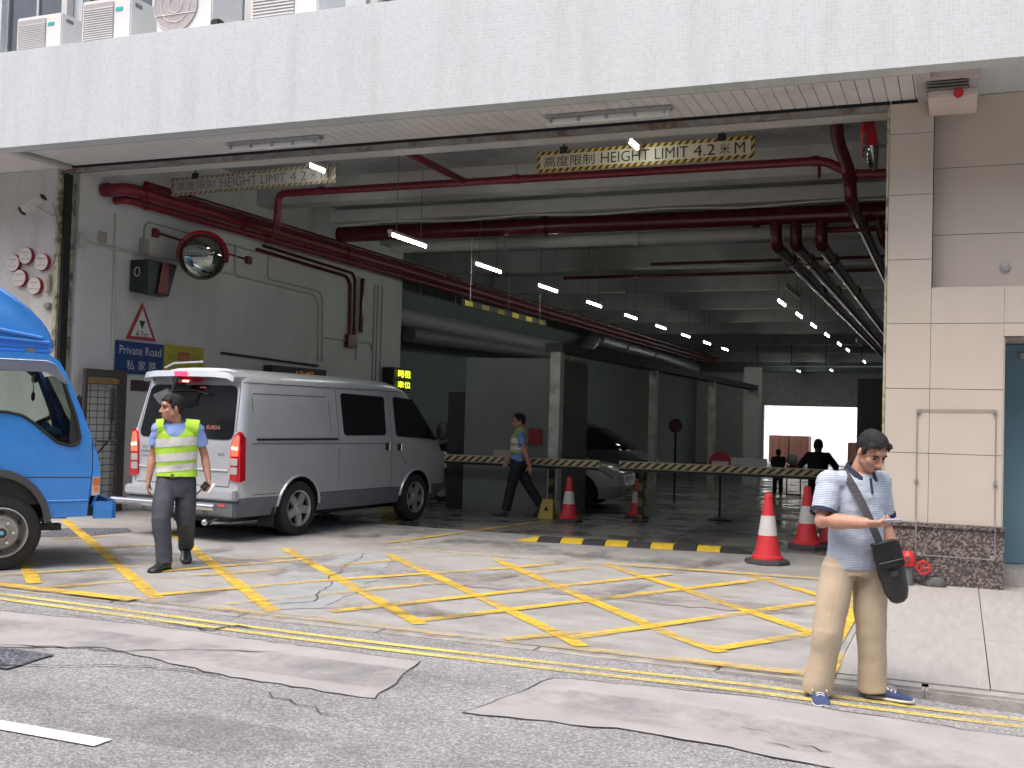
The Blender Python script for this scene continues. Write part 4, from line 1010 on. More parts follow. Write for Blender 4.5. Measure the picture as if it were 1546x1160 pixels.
for x, z in ((-.385, 1.76), (.33, 1.77), (-.40, 1.05), (.34, 1.05), (-.36, .31), (.32, .32)): m.box((x - .018, 11.9 if z < .6 else 11.97, z - .018), (x + .018, 11.92 if z < .6 else 11.998, z + .018))
m.build('clip', galv, t)
o = MB().lathe([(0, .0), (.05, 0), (.05, .02), (.03, .035), (0, .035)], (.41, 12.198, 3.25), (0, -1, 0), 16).build('wall_vent', greypipe); tag(o, 'small round grey vent on the recessed wall', 'vent')
t = empty('hydrant_outlet', (-.46, 11.85, 0), label='red capped hydrant outlet on a grey stub in front of the granite plinth', cat='hydrant')
MB().cyl((-.46, 11.80, 0), (-.46, 11.80, .2), .055, seg=16).build('stub', mat('grey_iron', (.12, .125, .14), .6, var=.2), t)
MB().lathe([(.075, 0), (.078, .03), (.072, .09), (.055, .13), (.02, .15), (0, .152)], (-.46, 11.80, .20), (0, 0, 1), 20).build('cap', redp, t)
MB().lathe([(0, 0), (.028, 0), (.028, .02), (0, .02)], (-.46, 11.725, .27), (0, -1, 0), 12).build('emblem', mat('dull_red_metal', (.2, .05, .05), .4), t)
t = empty('hydrant_valve', (-.31, 11.85, 0), label='red hand wheel valve right of the hydrant outlet', cat='valve')
m = MB(); c = Vector((-.31, 11.78, .19))
m.tube([c + Vector((.062 * math.cos(a), 0, .062 * math.sin(a))) for a in frange(0, 2 * math.pi, 20)], .011, 6, cap=False)
for k in range(5): a = k * 2 * math.pi / 5; m.tube([c, c + Vector((.062 * math.cos(a), 0, .062 * math.sin(a)))], .007, 5)
m.build('hand_wheel', redp, t)
MB().cyl((-.31, 11.79, .19), (-.31, 11.95, .19), .018, seg=10).cyl((-.31, 11.9, .0), (-.31, 11.9, .17), .03, seg=10).build('stem', MATS['grey_iron'], t)
o = MB().ell((-.2, 11.85, .03), (.11, .07, .07), seg=10, rings=7).build('rubble_lump', mat('grey_rubble', (.11, .11, .11), .9, var=.3, scale=15)); tag(o, 'grey lump on the ground by the plinth', 'lump')

# ------------------------------------------------------------ barriers, cones and hump
hz_arm = hazard('barrier_stripes', (.66, .56, .28), (.06, .05, .04), 7.2, (1, 0, -1.3), .06)
def barrier(x0, x1, y, z, post_x, label, tipx, board, cabinet_side):
    t = empty('barrier_gate', (post_x, y, fz(y)), label=label, cat='barrier', group='car park barriers')
    MB().box((x0, y - .025, z - .045), (x1, y - .005, z + .045)).build('striped_arm', hz_arm, t)
    MB().box((x0 - .005, y - .029, z + .046), (x1 + .005, y + .03, z + .06)).box((x0 - .005, y - .004, z - .06), (x1 + .005, y + .03, z + .045)).build('arm_rail', mat('arm_rail_paint', (.50, .48, .42), .5), t)
    MB().box((post_x - .16, y - .03, fz(y)), (post_x + .16, y + .35, 1.02), bev=.02).build('cabinet', mat('barrier_cabinet', (.45, .36, .08), .5), t)
    MB().box((board[0], y - .03, z + .07), (board[1], y - .015, z + .07 + board[2])).build('board', mat('board_' + str(board[3]), board[3], .5, var=.05), t)
    MB().box((x0 - .004, y - .005, z - .10), (x1, y + .005, z - .061)).build('rubber_edge', blackm, t)
barrier(-9.0, -5.38, 17.0, .86, -9.2, 'left barrier arm reaching out from the silver van, with a small pink board', -5.5, (-7.23, -6.92, .10, (.42, .33, .33)), -1)
barrier(-5.04, -1.2, 17.0, .87, -1.15, 'right barrier arm behind the cones, with a wide grey board', -4.9, (-3.25, -2.70, .115, (.36, .36, .35)), 1)
hz_post = hazard('post_stripes', (.16, .12, .02), (.015, .015, .015), 4, (.0, 0, 1))
for x, lb in ((-6.25, 'striped rest post for the left barrier arm'), (-4.72, 'dark striped rest post under the tip of the right barrier arm')):
    t = empty('arm_rest_post', (x, 17.16, fz(17.1)), label=lb, cat='post')
    MB().box((x - .04, 17.12, fz(17.1)), (x + .04, 17.2, .74)).build('post', hz_post, t)
    MB().box((x - .07, 17.09, .741), (x + .07, 17.23, .755)).box((x - .1, 17.06, fz(17) + .001), (x + .1, 17.26, fz(17) + .03)).build('bracket', blackm, t)
t = empty('no_entry_sign', (-3.74, 18.6, fz(18.6)), label='round no entry sign on a stand behind the right barrier arm', cat='sign')
MB().lathe([(0, 0), (.20, 0), (.20, .012), (0, .012)], (-3.74, 18.6, .90), (0, -1, 0), 28).build('disc', redp, t)
MB().box((-3.88, 18.582, .865), (-3.60, 18.587, .935)).build('white_bar', white, t)
MB().cyl((-3.74, 18.62, fz(18.6)), (-3.74, 18.62, 1.0), .02, seg=8).lathe([(.2, 0), (.2, .03), (.03, .06)], (-3.74, 18.62, fz(18.6)), seg=16).build('stand', blackm, t)
o = MB().box((-6.78, 17.40, 1.14), (-6.55, 17.44, 1.40)).build('red_notice', mat('dark_red_notice', (.32, .03, .05), .5)); tag(o, 'dark red notice on the kiosk wall behind the walking guard', 'sign')
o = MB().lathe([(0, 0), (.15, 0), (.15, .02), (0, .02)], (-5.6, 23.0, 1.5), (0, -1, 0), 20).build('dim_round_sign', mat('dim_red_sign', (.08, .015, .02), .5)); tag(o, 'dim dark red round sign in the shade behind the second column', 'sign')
m = MB().cyl((-5.6, 23.02, fz(23)), (-5.6, 23.02, 1.5), .025, seg=8); m.build('sign_pole', blackm).parent = o
for ch in o.children: ch.location = ch.location - o.location
# cones
def cone(x, y, h, label, tilt=0, sc=1.):
    z = fz(y); t = empty('traffic_cone', (x, y, z), random.uniform(0, 6), label=label, cat='cone', group='traffic cones')
    r0 = h * .185; r1 = h * .05
    def R(u): return r0 + (r1 - r0) * u
    a, b = .40, .68
    MB().lathe([(r0 * 1.75, 0), (r0 * 1.78, .012), (r0 * 1.7, .045), (r0 * 1.25, .055), (0, .055)], (0, 0, 0), seg=8).build('base', mat('dark_rubber_base', (.05, .052, .058), .7, var=.15), t, world=False)
    MB().lathe([(r0 * 1.22, .056), (r0 * 1.2, .085), (r0 * 1.02, .10), (R(a), h * a), (R(b), h * b), (R(.93), h * .93), (R(.94) + .006, h * .94), (R(1) + .004, h * .985), (R(1) * .5, h), (0, h)], seg=28).build('cone_body', mat('cone_red', (.60, .035, .045), .45, var=.08, scale=5), t, world=False)
    MB().lathe([(R(a), h * a), (R(a) + .004, h * a + .002), (R(b) + .004, h * b - .002), (R(b), h * b)], seg=28).build('white_sleeve', mat('cone_white', (.62, .62, .62), .4, var=.06, scale=12), t, world=False)
    return t
cone(-2.0, 12.72, .80, 'bright red cone nearest the street, right of the yellow and black hump')
cone(-1.80, 14.6, .80, 'darker red cone standing behind the man with the phone')
cone(-1.55, 15.1, .72, 'red cone mostly hidden behind the man at his elbow')
cone(-5.62, 16.25, .70, 'red cone in the shade beside the first column')
cone(-4.99, 17.9, .66, 'red cone in the shade between the two barrier arms')
t = empty('wet_floor_sign', (-6.1, 16.7, fz(16.7)), label='small yellow wet floor sign at the foot of the first column', cat='sign')
ym = mat('wet_sign_yellow', (.45, .33, .04), .5, var=.1)
MB().add([(-6.28, 16.62, fz(16.7)), (-6.02, 16.62, fz(16.7)), (-6.06, 16.72, .27), (-6.24, 16.72, .27), (-6.28, 16.64, fz(16.7)), (-6.02, 16.64, fz(16.7)), (-6.06, 16.74, .27), (-6.24, 16.74, .27)], [[0, 1, 2, 3], [7, 6, 5, 4], [0, 4, 5, 1], [1, 5, 6, 2], [2, 6, 7, 3], [3, 7, 4, 0]]).build('front_leaf', ym, t)
MB().add([(-6.28, 16.90, fz(16.7)), (-6.02, 16.90, fz(16.7)), (-6.06, 16.76, .27), (-6.24, 16.76, .27), (-6.28, 16.88, fz(16.7)), (-6.02, 16.88, fz(16.7)), (-6.06, 16.745, .27), (-6.24, 16.745, .27)], [[0, 1, 2, 3], [7, 6, 5, 4], [0, 4, 5, 1], [1, 5, 6, 2], [2, 6, 7, 3], [3, 7, 4, 0]]).build('rear_leaf', ym, t)
MB().poly([(-6.19, .09), (-6.11, .09), (-6.15, .17)], lambda p: Vector((p[0], 16.655, p[1])), lambda p: Vector((p[0], 16.66, p[1]))).build('warning_mark', blkp, t)
# speed hump
t = empty('speed_hump', (-3.8, 13.5, 0), label='yellow and black rubber speed hump across the entrance', cat='speed hump')
a, b = Vector((-5.25, 13.28, 0)), Vector((-2.42, 13.62, 0)); d = (b - a).normalized(); n_ = Vector((-d.y, d.x, 0)); L_ = (b - a).length
hb = mat('hump_black', (.03, .031, .034), .75, var=.3, scale=14, bump=.4, bscale=60); hy = mat('hump_yellow', (.62, .44, .03), .65, var=.15, scale=14, bump=.4, bscale=60)
def hump_sec(s_, k=1.):
    o = a + d * s_; return [o + n_ * (.19 * q) + Vector((0, 0, .003 + .055 * k * h_)) for q, h_ in ((-1, 0), (-.75, .5), (-.35, .95), (0, 1), (.35, .95), (.75, .5), (1, 0))]
N_ = 8; ends = .28; seg_ = (L_ - 2 * ends) / N_
m = MB().rings([hump_sec(0, .05), hump_sec(ends - .01, 1)]); m.build('end_cap', hy, t)
for i in range(N_):
    MB().rings([hump_sec(ends + i * seg_ + .004), hump_sec(ends + (i + 1) * seg_ - .004)]).build('black_segment' if i % 2 == 0 else 'yellow_segment', hb if i % 2 == 0 else hy, t)
m = MB().rings([hump_sec(L_ - ends + .01), hump_sec(L_ + .1, .05)]); m.build('end_cap', hb, t)
# LED boards over the left lane
t = empty('lane_display', (-11.8, 21.9, 2.1), label='black display with glowing yellow green characters above the silver van', cat='display')
MB().box((-11.88, 21.45, 2.12), (-11.6, 22.28, 2.62), bev=.01).build('casing', blackm, t)
led = mat('led_yellow_green', (.5, .6, .02), .5, emit=(.75, .9, .03), estr=1.6)
lettering('lettering', '時租', (-11.6 + .02, 21.62, 2.40), (0, 1, 0), (0, 0, 1), .6, .17, led, t, .01)
lettering('lettering', '車位', (-11.6 + .02, 21.62, 2.17), (0, 1, 0), (0, 0, 1), .6, .15, led, t, .01)
t = empty('long_display', (-11.8, 17.8, 2.3), label='long dark display strip on the left wall just above the van roof', cat='display')
MB().box((-11.88, 16.95, 2.22), (-11.7, 18.85, 2.42), bev=.01).build('casing', blackm, t)
ledo = mat('led_orange', (.3, .1, .03), .5, emit=(1, .35, .08), estr=.15)
lettering('lettering', '12:40', (-11.70 + .01, 17.75, 2.25), (0, 1, 0), (0, 0, 1), .6, .1, ledo, t, .008)
# things seen through the way out
bc = mat('brown_container', (.28, .13, .09), .7, var=.15, scale=1.5)
for i, (x0, x1, y, zt) in enumerate(((-9.55, -8.55, 60.5, 1.0), (-8.40, -7.45, 60.5, 1.0), (-5.35, -4.6, 59.5, .75))):
    t = empty('brown_container', ((x0 + x1) / 2, y, -.5), label=('left', 'middle', 'right')[i] + ' one of three brown containers standing in the light beyond the way out', cat='container', group='brown containers outside')
    MB().box((x0, y, -.45), (x1, y + 1.2, zt)).build('box_body', bc, t)
    m = MB()
    for k in range(3): xx = x0 + (k + .5) * (x1 - x0) / 3; m.box((xx - .03, y - .05, -.4), (xx + .03, y - .001, zt - .06))
    m.build('rib', bc, t)
# ------------------------------------------------------------ vehicles
silver = mat('silver_paint', (.53, .565, .60), .32, metal=.4, var=.04, scale=3, coat=.6)
cladd = mat('grey_cladding', (.13, .145, .16), .5, var=.06)
tail_red = mat('tail_lens_red', (.45, .01, .02), .15, coat=.5)
tail_lit = mat('tail_lens_lit', (.9, .1, .05), .3, emit=(1, .06, .04), estr=1.3)
tail_core = mat('tail_lamp_core', (1, .5, .3), .3, emit=(1, .55, .30), estr=5)
tail_clear = mat('tail_lens_clear', (.45, .40, .42), .1, coat=.5)
alloy = mat('alloy_wheel', (.55, .55, .56), .3, metal=.7, var=.05)
def lin(tab):
    def f(z):
        if z <= tab[0][0]: return tab[0][1]
        for (a, va), (b, vb) in zip(tab[:-1], tab[1:]):
            if z <= b: return va + (vb - va) * (z - a) / (b - a)
        return tab[-1][1]
    return f
def rounded(pts, r, n=4):
    out = []; k = len(pts)
    for i in range(k):
        a, b, c = Vector(pts[i - 1]), Vector(pts[i]), Vector(pts[(i + 1) % k]); d0, d1 = a - b, c - b
        rr = min(r, d0.length * .45, d1.length * .45); p0 = b + d0.normalized() * rr; p1 = b + d1.normalized() * rr
        for j in range(n + 1):
            t = j / n; out.append(p0 * (1 - t) ** 2 + b * 2 * t * (1 - t) + p1 * t * t)
    return out
def wheel(parent, x, y, z, r, w, side, kind='alloy', axis='x', hubcol=None):
    """side=+1: outer face towards +axis"""
    A = Vector((1, 0, 0)) if axis == 'x' else Vector((0, 1, 0)); A = A * side; c = Vector((x, y, z)); M_ = MB
    k = r * .66
    t = M_().lathe([(k * .9, -w), (r * .86, -w), (r * .97, -w * .9), (r, -w * .72), (r, -w * .28), (r * .97, -w * .1), (r * .88, 0), (k * 1.04, -.004), (k, -.02), (k * .9, -.06)], c, A, 40)
    o = t.build('wheel', rubber, parent, world=False)
    if kind == 'alloy':
        M_().lathe([(k * 1.0, -.012), (k * .97, -.008), (k * .92, -.03), (k * .90, -.12), (0, -.125)], c, A, 32).build('wheel_well', mat('wheel_dark', (.03, .03, .033), .6), o, world=False).matrix_parent_inverse = Matrix()
        s = M_(); u = A.orthogonal().normalized(); v = A.cross(u)
        s.lathe([(k * 1.0, -.015), (k * .99, 0), (k * .93, -.004), (k * .90, -.04)], c, A, 32)
        for i in range(5):
            a = 2 * math.pi * i / 5 + .3; d = u * math.cos(a) + v * math.sin(a); q = A.cross(d)
            for e, (wa, wb) in ((0, (.28, .20)),):
                P = [c + d * (k * .18) + q * (k * wa * .8), c + d * (k * .95) + q * (k * wb), c + d * (k * .95) - q * (k * wb), c + d * (k * .18) - q * (k * wa * .8)]
                s.add([p - A * .014 for p in P] + [p - A * .05 for p in P], [[0, 1, 2, 3], [7, 6, 5, 4], [0, 4, 5, 1], [1, 5, 6, 2], [2, 6, 7, 3], [3, 7, 4, 0]])
        s.lathe([(k * .30, -.05), (k * .30, -.004), (k * .16, .003), (0, .003)], c, A, 20)
        s.build('rim', alloy, o, world=False)
    elif kind == 'dark':
        M_().lathe([(k, -.012), (k * .9, -.03), (k * .3, -.05), (k * .28, -.02), (0, -.02)], c, A, 24).build('rim', mat('dim_rim', (.15, .15, .15), .4, metal=.5), o, world=False)
    elif kind == 'truck':
        k = r * .60
        steel = mat('silver_truck_wheel', (.42, .42, .41), .38, metal=.55, var=.12, scale=8)
        M_().lathe([(k * 1.08, -.012), (k * 1.10, .004), (k * 1.04, .008), (k * 1.0, -.015), (k * .98, -.10), (k * .90, -.11), (k * .72, -.02), (k * .66, .0), (k * .60, .0), (k * .58, -.008), (k * .33, -.010), (k * .32, .02), (k * .28, .05), (0, .05)], c, A, 40).build('rim', steel, o, world=False)
        s = M_(); u = A.orthogonal().normalized(); v = A.cross(u); h = M_()
        for i in range(6):
            a = 2 * math.pi * i / 6 + .25; d = u * math.cos(a) + v * math.sin(a)
            s.cyl(c + d * k * .48 - A * .012, c + d * k * .48 + A * .045, k * .085, k * .075, 10)
            a2 = a + .5; d2 = u * math.cos(a2) + v * math.sin(a2); q = A.cross(d2)
            ov = [c + d2 * (k * .84) + d2 * (k * .075 * math.cos(w_)) + q * (k * .12 * math.sin(w_)) - A * .055 for w_ in [2 * math.pi * j / 12 for j in range(12)]]
            h.add(ov + [p + A * .012 for p in ov], [list(range(12)), list(range(12, 24))] + [[j, (j + 1) % 12, 12 + (j + 1) % 12, 12 + j] for j in range(12)])
        s.build('wheel_nut', chrome, o, world=False); h.build('hand_hole', blackm, o, world=False)
        M_().lathe([(k * .22, .0), (k * .22, .055), (0, .06)], c, A, 20).build('hub_cap', mat('dark_hub', (.06, .04, .035), .5), o, world=False)
        M_().lathe([(k * .09, .055), (k * .08, .085), (0, .09)], c, A, 14).build('hub_nut', mat('pale_blue_cap', (.12, .45, .60), .35), o, world=False)
    return o

def shell(wf, yr, yf, zs, stations, cut_r=None, arches=(), arch_x=.5, mats=None, zsplit=None, name='body', parent=None, glassz=None):
    rs = []; y_of = lambda s, z: yr(z) + (yf(z) - yr(z)) * s
    for s, k in stations:
        half = [(wf(z) * k, y_of(s, z), z) for z in zs]
        rs.append([Vector(p) for p in half] + [Vector((-p[0], p[1], p[2])) for p in reversed(half)])
    n = len(zs); m = MB(); N2 = 2 * n
    vs = [v for r in rs for v in r]
    fs = [[k * N2 + i, k * N2 + (i + 1) % N2, (k + 1) * N2 + (i + 1) % N2, (k + 1) * N2 + i] for k in range(len(rs) - 1) for i in range(N2)]
    for b in (0, (len(rs) - 1) * N2): fs += [[b + i, b + i + 1, b + N2 - 2 - i, b + N2 - 1 - i] for i in range(n - 1)]
    me = bpy.data.meshes.new(name); me.from_pydata([tuple(v) for v in vs], [], fs); me.update()
    bm = bmesh.new(); bm.from_mesh(me); bmesh.ops.remove_doubles(bm, verts=bm.verts, dist=1e-4); bmesh.ops.recalc_face_normals(bm, faces=bm.faces); bm.to_mesh(me); bm.free()
    o = bpy.data.objects.new(name, me); COL.objects.link(o); tmp = []
    for (ay, az, ar) in arches:
        for s in (1, -1):
            q = MB().cyl((arch_x * s, ay, az), (1.4 * s, ay, az), ar, seg=36).build('cutter', blackm, None, origin=(0, 0, 0)); tmp.append(q)
            md = o.modifiers.new('b', 'BOOLEAN'); md.object = q; md.operation = 'DIFFERENCE'; md.solver = 'EXACT'
    dg = bpy.context.evaluated_depsgraph_get(); dg.update()
    out = bpy.data.meshes.new_from_object(o.evaluated_get(dg)); bpy.data.objects.remove(o)
    for q in tmp: bpy.data.objects.remove(q)
    out.materials.clear()
    for m_ in mats: out.materials.append(m_)
    for p in out.polygons:
        c = p.center; p.use_smooth = True; p.material_index = 0
        if zsplit and c.z < zsplit: p.material_index = 1
        for (ay, az, ar) in arches:
            if math.hypot(c.y - ay, c.z - az) < ar * 1.01 and abs(c.x) > arch_x - .01 and (abs(p.normal.x) < .3 or abs(abs(c.x) - arch_x) < .02) and len(mats) > 2: p.material_index = 2
        if glassz and glassz[0] < c.z < glassz[1] and len(mats) > 3: p.material_index = 3
    try: out.set_sharp_from_angle(angle=rad(32))
    except Exception: pass
    o = bpy.data.objects.new(name, out); COL.objects.link(o); o.parent = parent
    return o

# ---- silver van
VS = 1.06
van = empty('van', (-8.644, 12.039, 0), -.0974, label='silver panel van with lit brake lights driving into the garage behind the guard', cat='van')
vw = lin([(.28, .79), (.40, .83), (.60, .85), (1.05, .85), (1.12, .845), (1.80, .735), (1.87, .69), (1.93, .58), (1.965, .38), (1.975, 0)])
vyr = lin([(.28, -1.03), (.58, -1.06), (1.10, -1.07), (1.80, -.93), (1.975, -.82)])
vyf = lin([(.28, 3.40), (.55, 3.58), (.90, 3.54), (1.10, 3.36), (1.82, 2.55), (1.93, 2.25), (1.975, 1.7)])
st_ = [(0, .955), (.008, .985), (.03, 1), (.15, 1), (.3, 1), (.45, 1), (.6, 1), (.75, .998), (.86, .985), (.93, .955), (.975, .90), (1, .80)]
ARV = ((0, .33, .385), (2.57, .33, .385))
shell(vw, vyr, vyf, [.28, .34, .40, .50, .60, .80, 1.05, 1.12, 1.45, 1.80, 1.84, 1.87, 1.90, 1.93, 1.95, 1.965, 1.972], st_, arches=ARV, arch_x=.52, mats=[silver, cladd, blackm], zsplit=.51, parent=van)
van.scale = (VS, VS, VS)
def vb(name, m, mb, parent=van): return mb.build(name, m, parent, world=False)
def vside(s=1, k=1.):
    return lambda e: (lambda p: Vector((s * (vw(p[1]) * k + e), p[0], p[1])))
R_ = vside(1); L_s = vside(-1)
vgap = mat('panel_gap', (.03, .032, .035), .7)
for S_, sd_ in ((R_, 1), (L_s, -1)):
    w1 = vb('side_window', dglass, MB().poly(rounded([(.86, 1.2), (1.80, 1.2), (1.84, 1.72), (.86, 1.74)], .06), S_(.005), S_(-.01)))
    w2 = vb('door_window', dglass, MB().poly(rounded([(2.04, 1.19), (3.08, 1.14), (2.86, 1.38), (2.55, 1.70), (2.06, 1.73)], .05), lambda p, S_=S_: S_(.004)(p) * 1 if True else None, S_(-.03)))
    m = MB()
    def gl(a, b, w=.008):
        d = (Vector(b) - Vector(a)).normalized(); n = Vector((-d.y, d.x)) * w / 2; a, b = Vector(a), Vector(b); seg = 8; vs = []
        for i in range(seg + 1):
            q = a.lerp(b, i / seg); vs += [S_(.0025)(q + n), S_(.0025)(q - n)]
        m.add(vs, [[2 * i, 2 * i + 1, 2 * i + 3, 2 * i + 2] for i in range(seg)])
    for a, b in (((.74, .52), (.76, 1.78)), ((1.93, .45), (1.93, 1.78)), ((.74, .50), (1.93, .50)), ((-.95, 1.80), (2.5, 1.80)), ((2.3, .80), (1.97, 1.12)), ((-.9, 1.11), (1.93, 1.09)), ((-.85, .53), (-.42, .53)), ((.4, .50), (.74, .50)), ((-.82, 1.45), (-.82, 1.64)), ((-.80, 1.68), (.55, 1.68)), ((.60, 1.25), (.60, 1.64))): gl(a, b)
    vb('panel_seam', vgap, m)
    m = MB(); 
    for z0, z1 in ((1.145, 1.17),): m.poly([(-.80, z0), (.72, z0), (.72, z1), (-.80, z1)], S_(.010), S_(-.004))
    vb('door_rail', blackm, m)
    for (y0, z0) in ((1.77, 1.0), (2.06, .99)):
        h = vb('door_handle', blackm, MB().poly(rounded([(y0, z0), (y0 + .11, z0), (y0 + .11, z0 + .1), (y0, z0 + .1)], .03), S_(.012), S_(-.01)))
        MB().tube([S_(.03)((y0 + .055, z0 + .005)), S_(.035)((y0 + .055, z0 + .1))], .012, 6).build('grip', chrome, h, world=False)
    for (ay, az, ar) in ARV:
        pts = [Vector((sd_ * (vw(az + (ar + .012) * math.sin(a)) + .004), ay + (ar + .012) * math.cos(a), az + (ar + .012) * math.sin(a))) for a in frange(.12, math.pi - .12, 20)]
        vb('arch_lip', silver, MB().tube(pts, .018, 6))
    vb('mud_flap', blackm, MB().box((sd_ * .60, -.46, .14), (sd_ * .82, -.43, .45)))
    mi_ = vb('wing_mirror', blackm, MB().ell((sd_ * .98, 3.02, 1.27), (.10, .06, .14), seg=14).tube([(sd_ * .80, 3.05, 1.14), (sd_ * .95, 3.05, 1.2)], .02, 8))
    tb = MB(); 
    hl = vb('headlight', tail_clear, MB().poly([(.42, .72), (.74, .74), (.76, .95), (.50, .93)], lambda p, sd_=sd_: Vector((sd_ * p[0] * 1, vyf(p[1]) - .02 - (p[0] - .4) ** 2 * .5 + .02, p[1])), lambda p, sd_=sd_: Vector((sd_ * p[0], vyf(p[1]) - .12, p[1]))))
for x, s_ in ((.845, 1), (-.845, -1)):
    for y in (0, 2.57): wheel(van, x, y, .33, .33, .2, s_)
def rr(e): return lambda p: Vector((p[0], vyr(p[1]) - e, p[1]))
rw = vb('rear_window', dglass, MB().poly(rounded([(-.725, 1.15), (.725, 1.15), (.665, 1.765), (-.665, 1.765)], .10), rr(.010), rr(-.02)))
m = MB()
for a, b in (((-.755, .62), (-.755, 1.15)), ((-.755, 1.15), (-.69, 1.80)), ((.68, .62), (.70, .72)), ((.745, 1.24), (.70, 1.80)), ((-.73, .62), (.68, .62))):
    d = (Vector(b) - Vector(a)).normalized(); n = Vector((-d.y, d.x)) * .004; a, b = Vector(a), Vector(b); vs = []
    for i in range(7):
        q = a.lerp(b, i / 6); vs += [rr(.003)(q + n), rr(.003)(q - n)]
    m.add(vs, [[2 * i, 2 * i + 1, 2 * i + 3, 2 * i + 2] for i in range(6)])
vb('tailgate_seam', vgap, m)
vb('tailgate_crease', silver, MB().tube([(-.70, -1.068, .80), (.66, -1.068, .80)], .012, 6))
# tail lamps
for s_ in (1, -1):
    out = [(.705, .70), (.83, .68), (.835, 1.22), (.80, 1.245), (.75, 1.20), (.715, 1.10)]
    if s_ < 0: out = [(-a, b) for a, b in out]
    tl = vb('tail_light', tail_red, MB().poly(out, rr(.018), rr(-.03)).poly([(-1.075, .68), (-.985, .70), (-.985, 1.18), (-1.07, 1.235)], vside(s_)(.006), vside(s_)(-.03)))
    def seg(nm, m_, pts, e=.022): MB().poly([(s_ * a, b) for a, b in pts], rr(e), rr(.0185)).build(nm, m_, tl, world=False)
    seg('brake_lamp', tail_lit, [(.722, .97), (.822, .97), (.826, 1.19), (.79, 1.21), (.755, 1.175), (.728, 1.09)])
    seg('reverse_lens', tail_clear, [(.718, .865), (.818, .865), (.818, .945), (.718, .945)])
    seg('indicator_lens', tail_clear, [(.716, .765), (.816, .765), (.816, .845), (.716, .845)])
    m = MB()
    for dx, dz in ((.75, 1.06), (.80, 1.055)): m.lathe([(0, 0), (.018, 0), (.018, .004), (0, .005)], rr(.023)((s_ * dx, dz)), (0, -1, 0), 12)
    m.build('bulb_glow', tail_core, tl, world=False)
sp = vb('roof_spoiler', silver, MB().rings([[Vector((x, y, z)) for x, y, z in ((sx, -.80, 1.90 - .05 * k), (sx, -.80, 1.945 - .08 * k), (sx, -1.10 + .06 * k, 1.93 - .07 * k), (sx, -1.12 + .06 * k, 1.86 - .06 * k), (sx, -1.05 + .06 * k, 1.85 - .05 * k))] for sx, k in ((-.69, 1), (-.63, .35), (-.45, .08), (0, 0), (.45, .08), (.63, .35), (.69, 1))]))
br = vb('high_brake_light', tail_red, MB().box((-.17, -1.085, 1.80), (.09, -.90, 1.852)))
MB().box((-.13, -1.092, 1.795), (.05, -1.086, 1.815)).build('lamp_strip', mat('brake_strip_lit', (1, .3, .25), .3, emit=(1, .25, .18), estr=5), br, world=False)
MB().box((-.13, -1.135, 1.862), (.05, -1.118, 1.915)).build('lamp_glow_lens', mat('brake_lens_lit', (.8, .05, .1), .3, emit=(1, .05, .12), estr=1.0), br, world=False)
bu = vb('rear_bumper', silver, MB().box((-.84, -1.16, .47), (.84, -1.04, .585), bev=.02))
MB().box((-.83, -1.13, .28), (.83, -1.02, .465), bev=.02).build('bumper_skirt', cladd, bu, world=False)
MB().box((-.04, -1.165, .40), (.24, -1.13, .55)).build('bumper_recess', blackm, bu, world=False)
vb('towing_bar', chrome, MB().tube([(-.93, -1.24, .40), (.66, -1.24, .40)], .042, 14).tube([(-.55, -1.22, .38), (-.55, -1.0, .3)], .03, 8).tube([(.40, -1.22, .38), (.40, -1.0, .3)], .03, 8))
vb('reflector', mat('pale_red_reflector', (.55, .12, .13), .3), MB().box((.58, -1.137, .40), (.70, -1.131, .43)))
vb('tow_ball', chrome, MB().ell((.46, -1.18, .22), (.04, .04, .04)).cyl((.46, -1.15, .22), (.46, -1.0, .25), .015))
vb('underbody', blackm, MB().box((-.55, -.9, .2), (.55, 3.3, .3)).cyl((-.75, 0, .30), (.75, 0, .30), .06).cyl((-.2, -.95, .22), (-.2, .3, .22), .05))
mm = vb('parking_mirror', blackm, MB().tube([(-.08, -1.0, 1.82), (-.08, -1.16, 1.80), (-.12, -1.18, 1.64)], .022, 8).box((-.13, -1.17, 1.76), (-.04, -1.02, 1.86), bev=.01))
MB().box((-.15, -.03, -.07), (.15, .0, .07), M=Matrix.Translation((-.22, -1.18, 1.63)) @ Matrix.Rotation(rad(35), 4, 'X') @ Matrix.Rotation(rad(-18), 4, 'Y'), bev=.012).build('mirror_head', mat('mirror_head_grey', (.28, .29, .33), .2, metal=.5), mm, world=False)
vb('rear_wiper', blackm, MB().tube([(-.28, -.985, 1.70), (.05, -.99, 1.705), (.28, -1.0, 1.66)], .011, 6))
vb('roof_aerial', silver, MB().tube([(-.62, -.80, 1.97), (-.52, -.75, 2.03), (-.1, -.70, 2.05)], .012, 6))
LT = mat('window_sticker_white', (.55, .55, .52), .5); LR = mat('window_sticker_red', (.42, .14, .12), .5)
vyl = Vector((0, .198, 1)).normalized()
lettering('sticker_text', '客貨車Hiace', (van.matrix_basis @ Vector((0, 0, 0))), (1, 0, 0), (0, 0, 1), .1, .1, LT, None) and None
for o in [o for o in COL.objects if o.name.startswith('sticker_text')]: bpy.data.objects.remove(o)
bpy.context.view_layer.update()
def vlet(name, s_, x, z, w, h, m_, e=.012):
    a = van.matrix_basis @ rr(e)((x, z)); xd = van.matrix_basis.to_3x3() @ Vector((1, 0, 0)); up = van.matrix_basis.to_3x3() @ (rr(0)((x, z + .1)) - rr(0)((x, z)))
    return lettering(name, s_, a, xd, up, w, h, m_, van, .002)
vlet('sticker_lettering', '客貨車出租', -.14, 1.26, .28, .06, LT); vlet('sticker_lettering', 'Hiace', .16, 1.26, .12, .05, LT); vlet('sticker_lettering', 'BURDA', .31, 1.26, .22, .05, LR); vlet('sticker_lettering', '23307 6800', -.06, 1.215, .16, .02, LT)
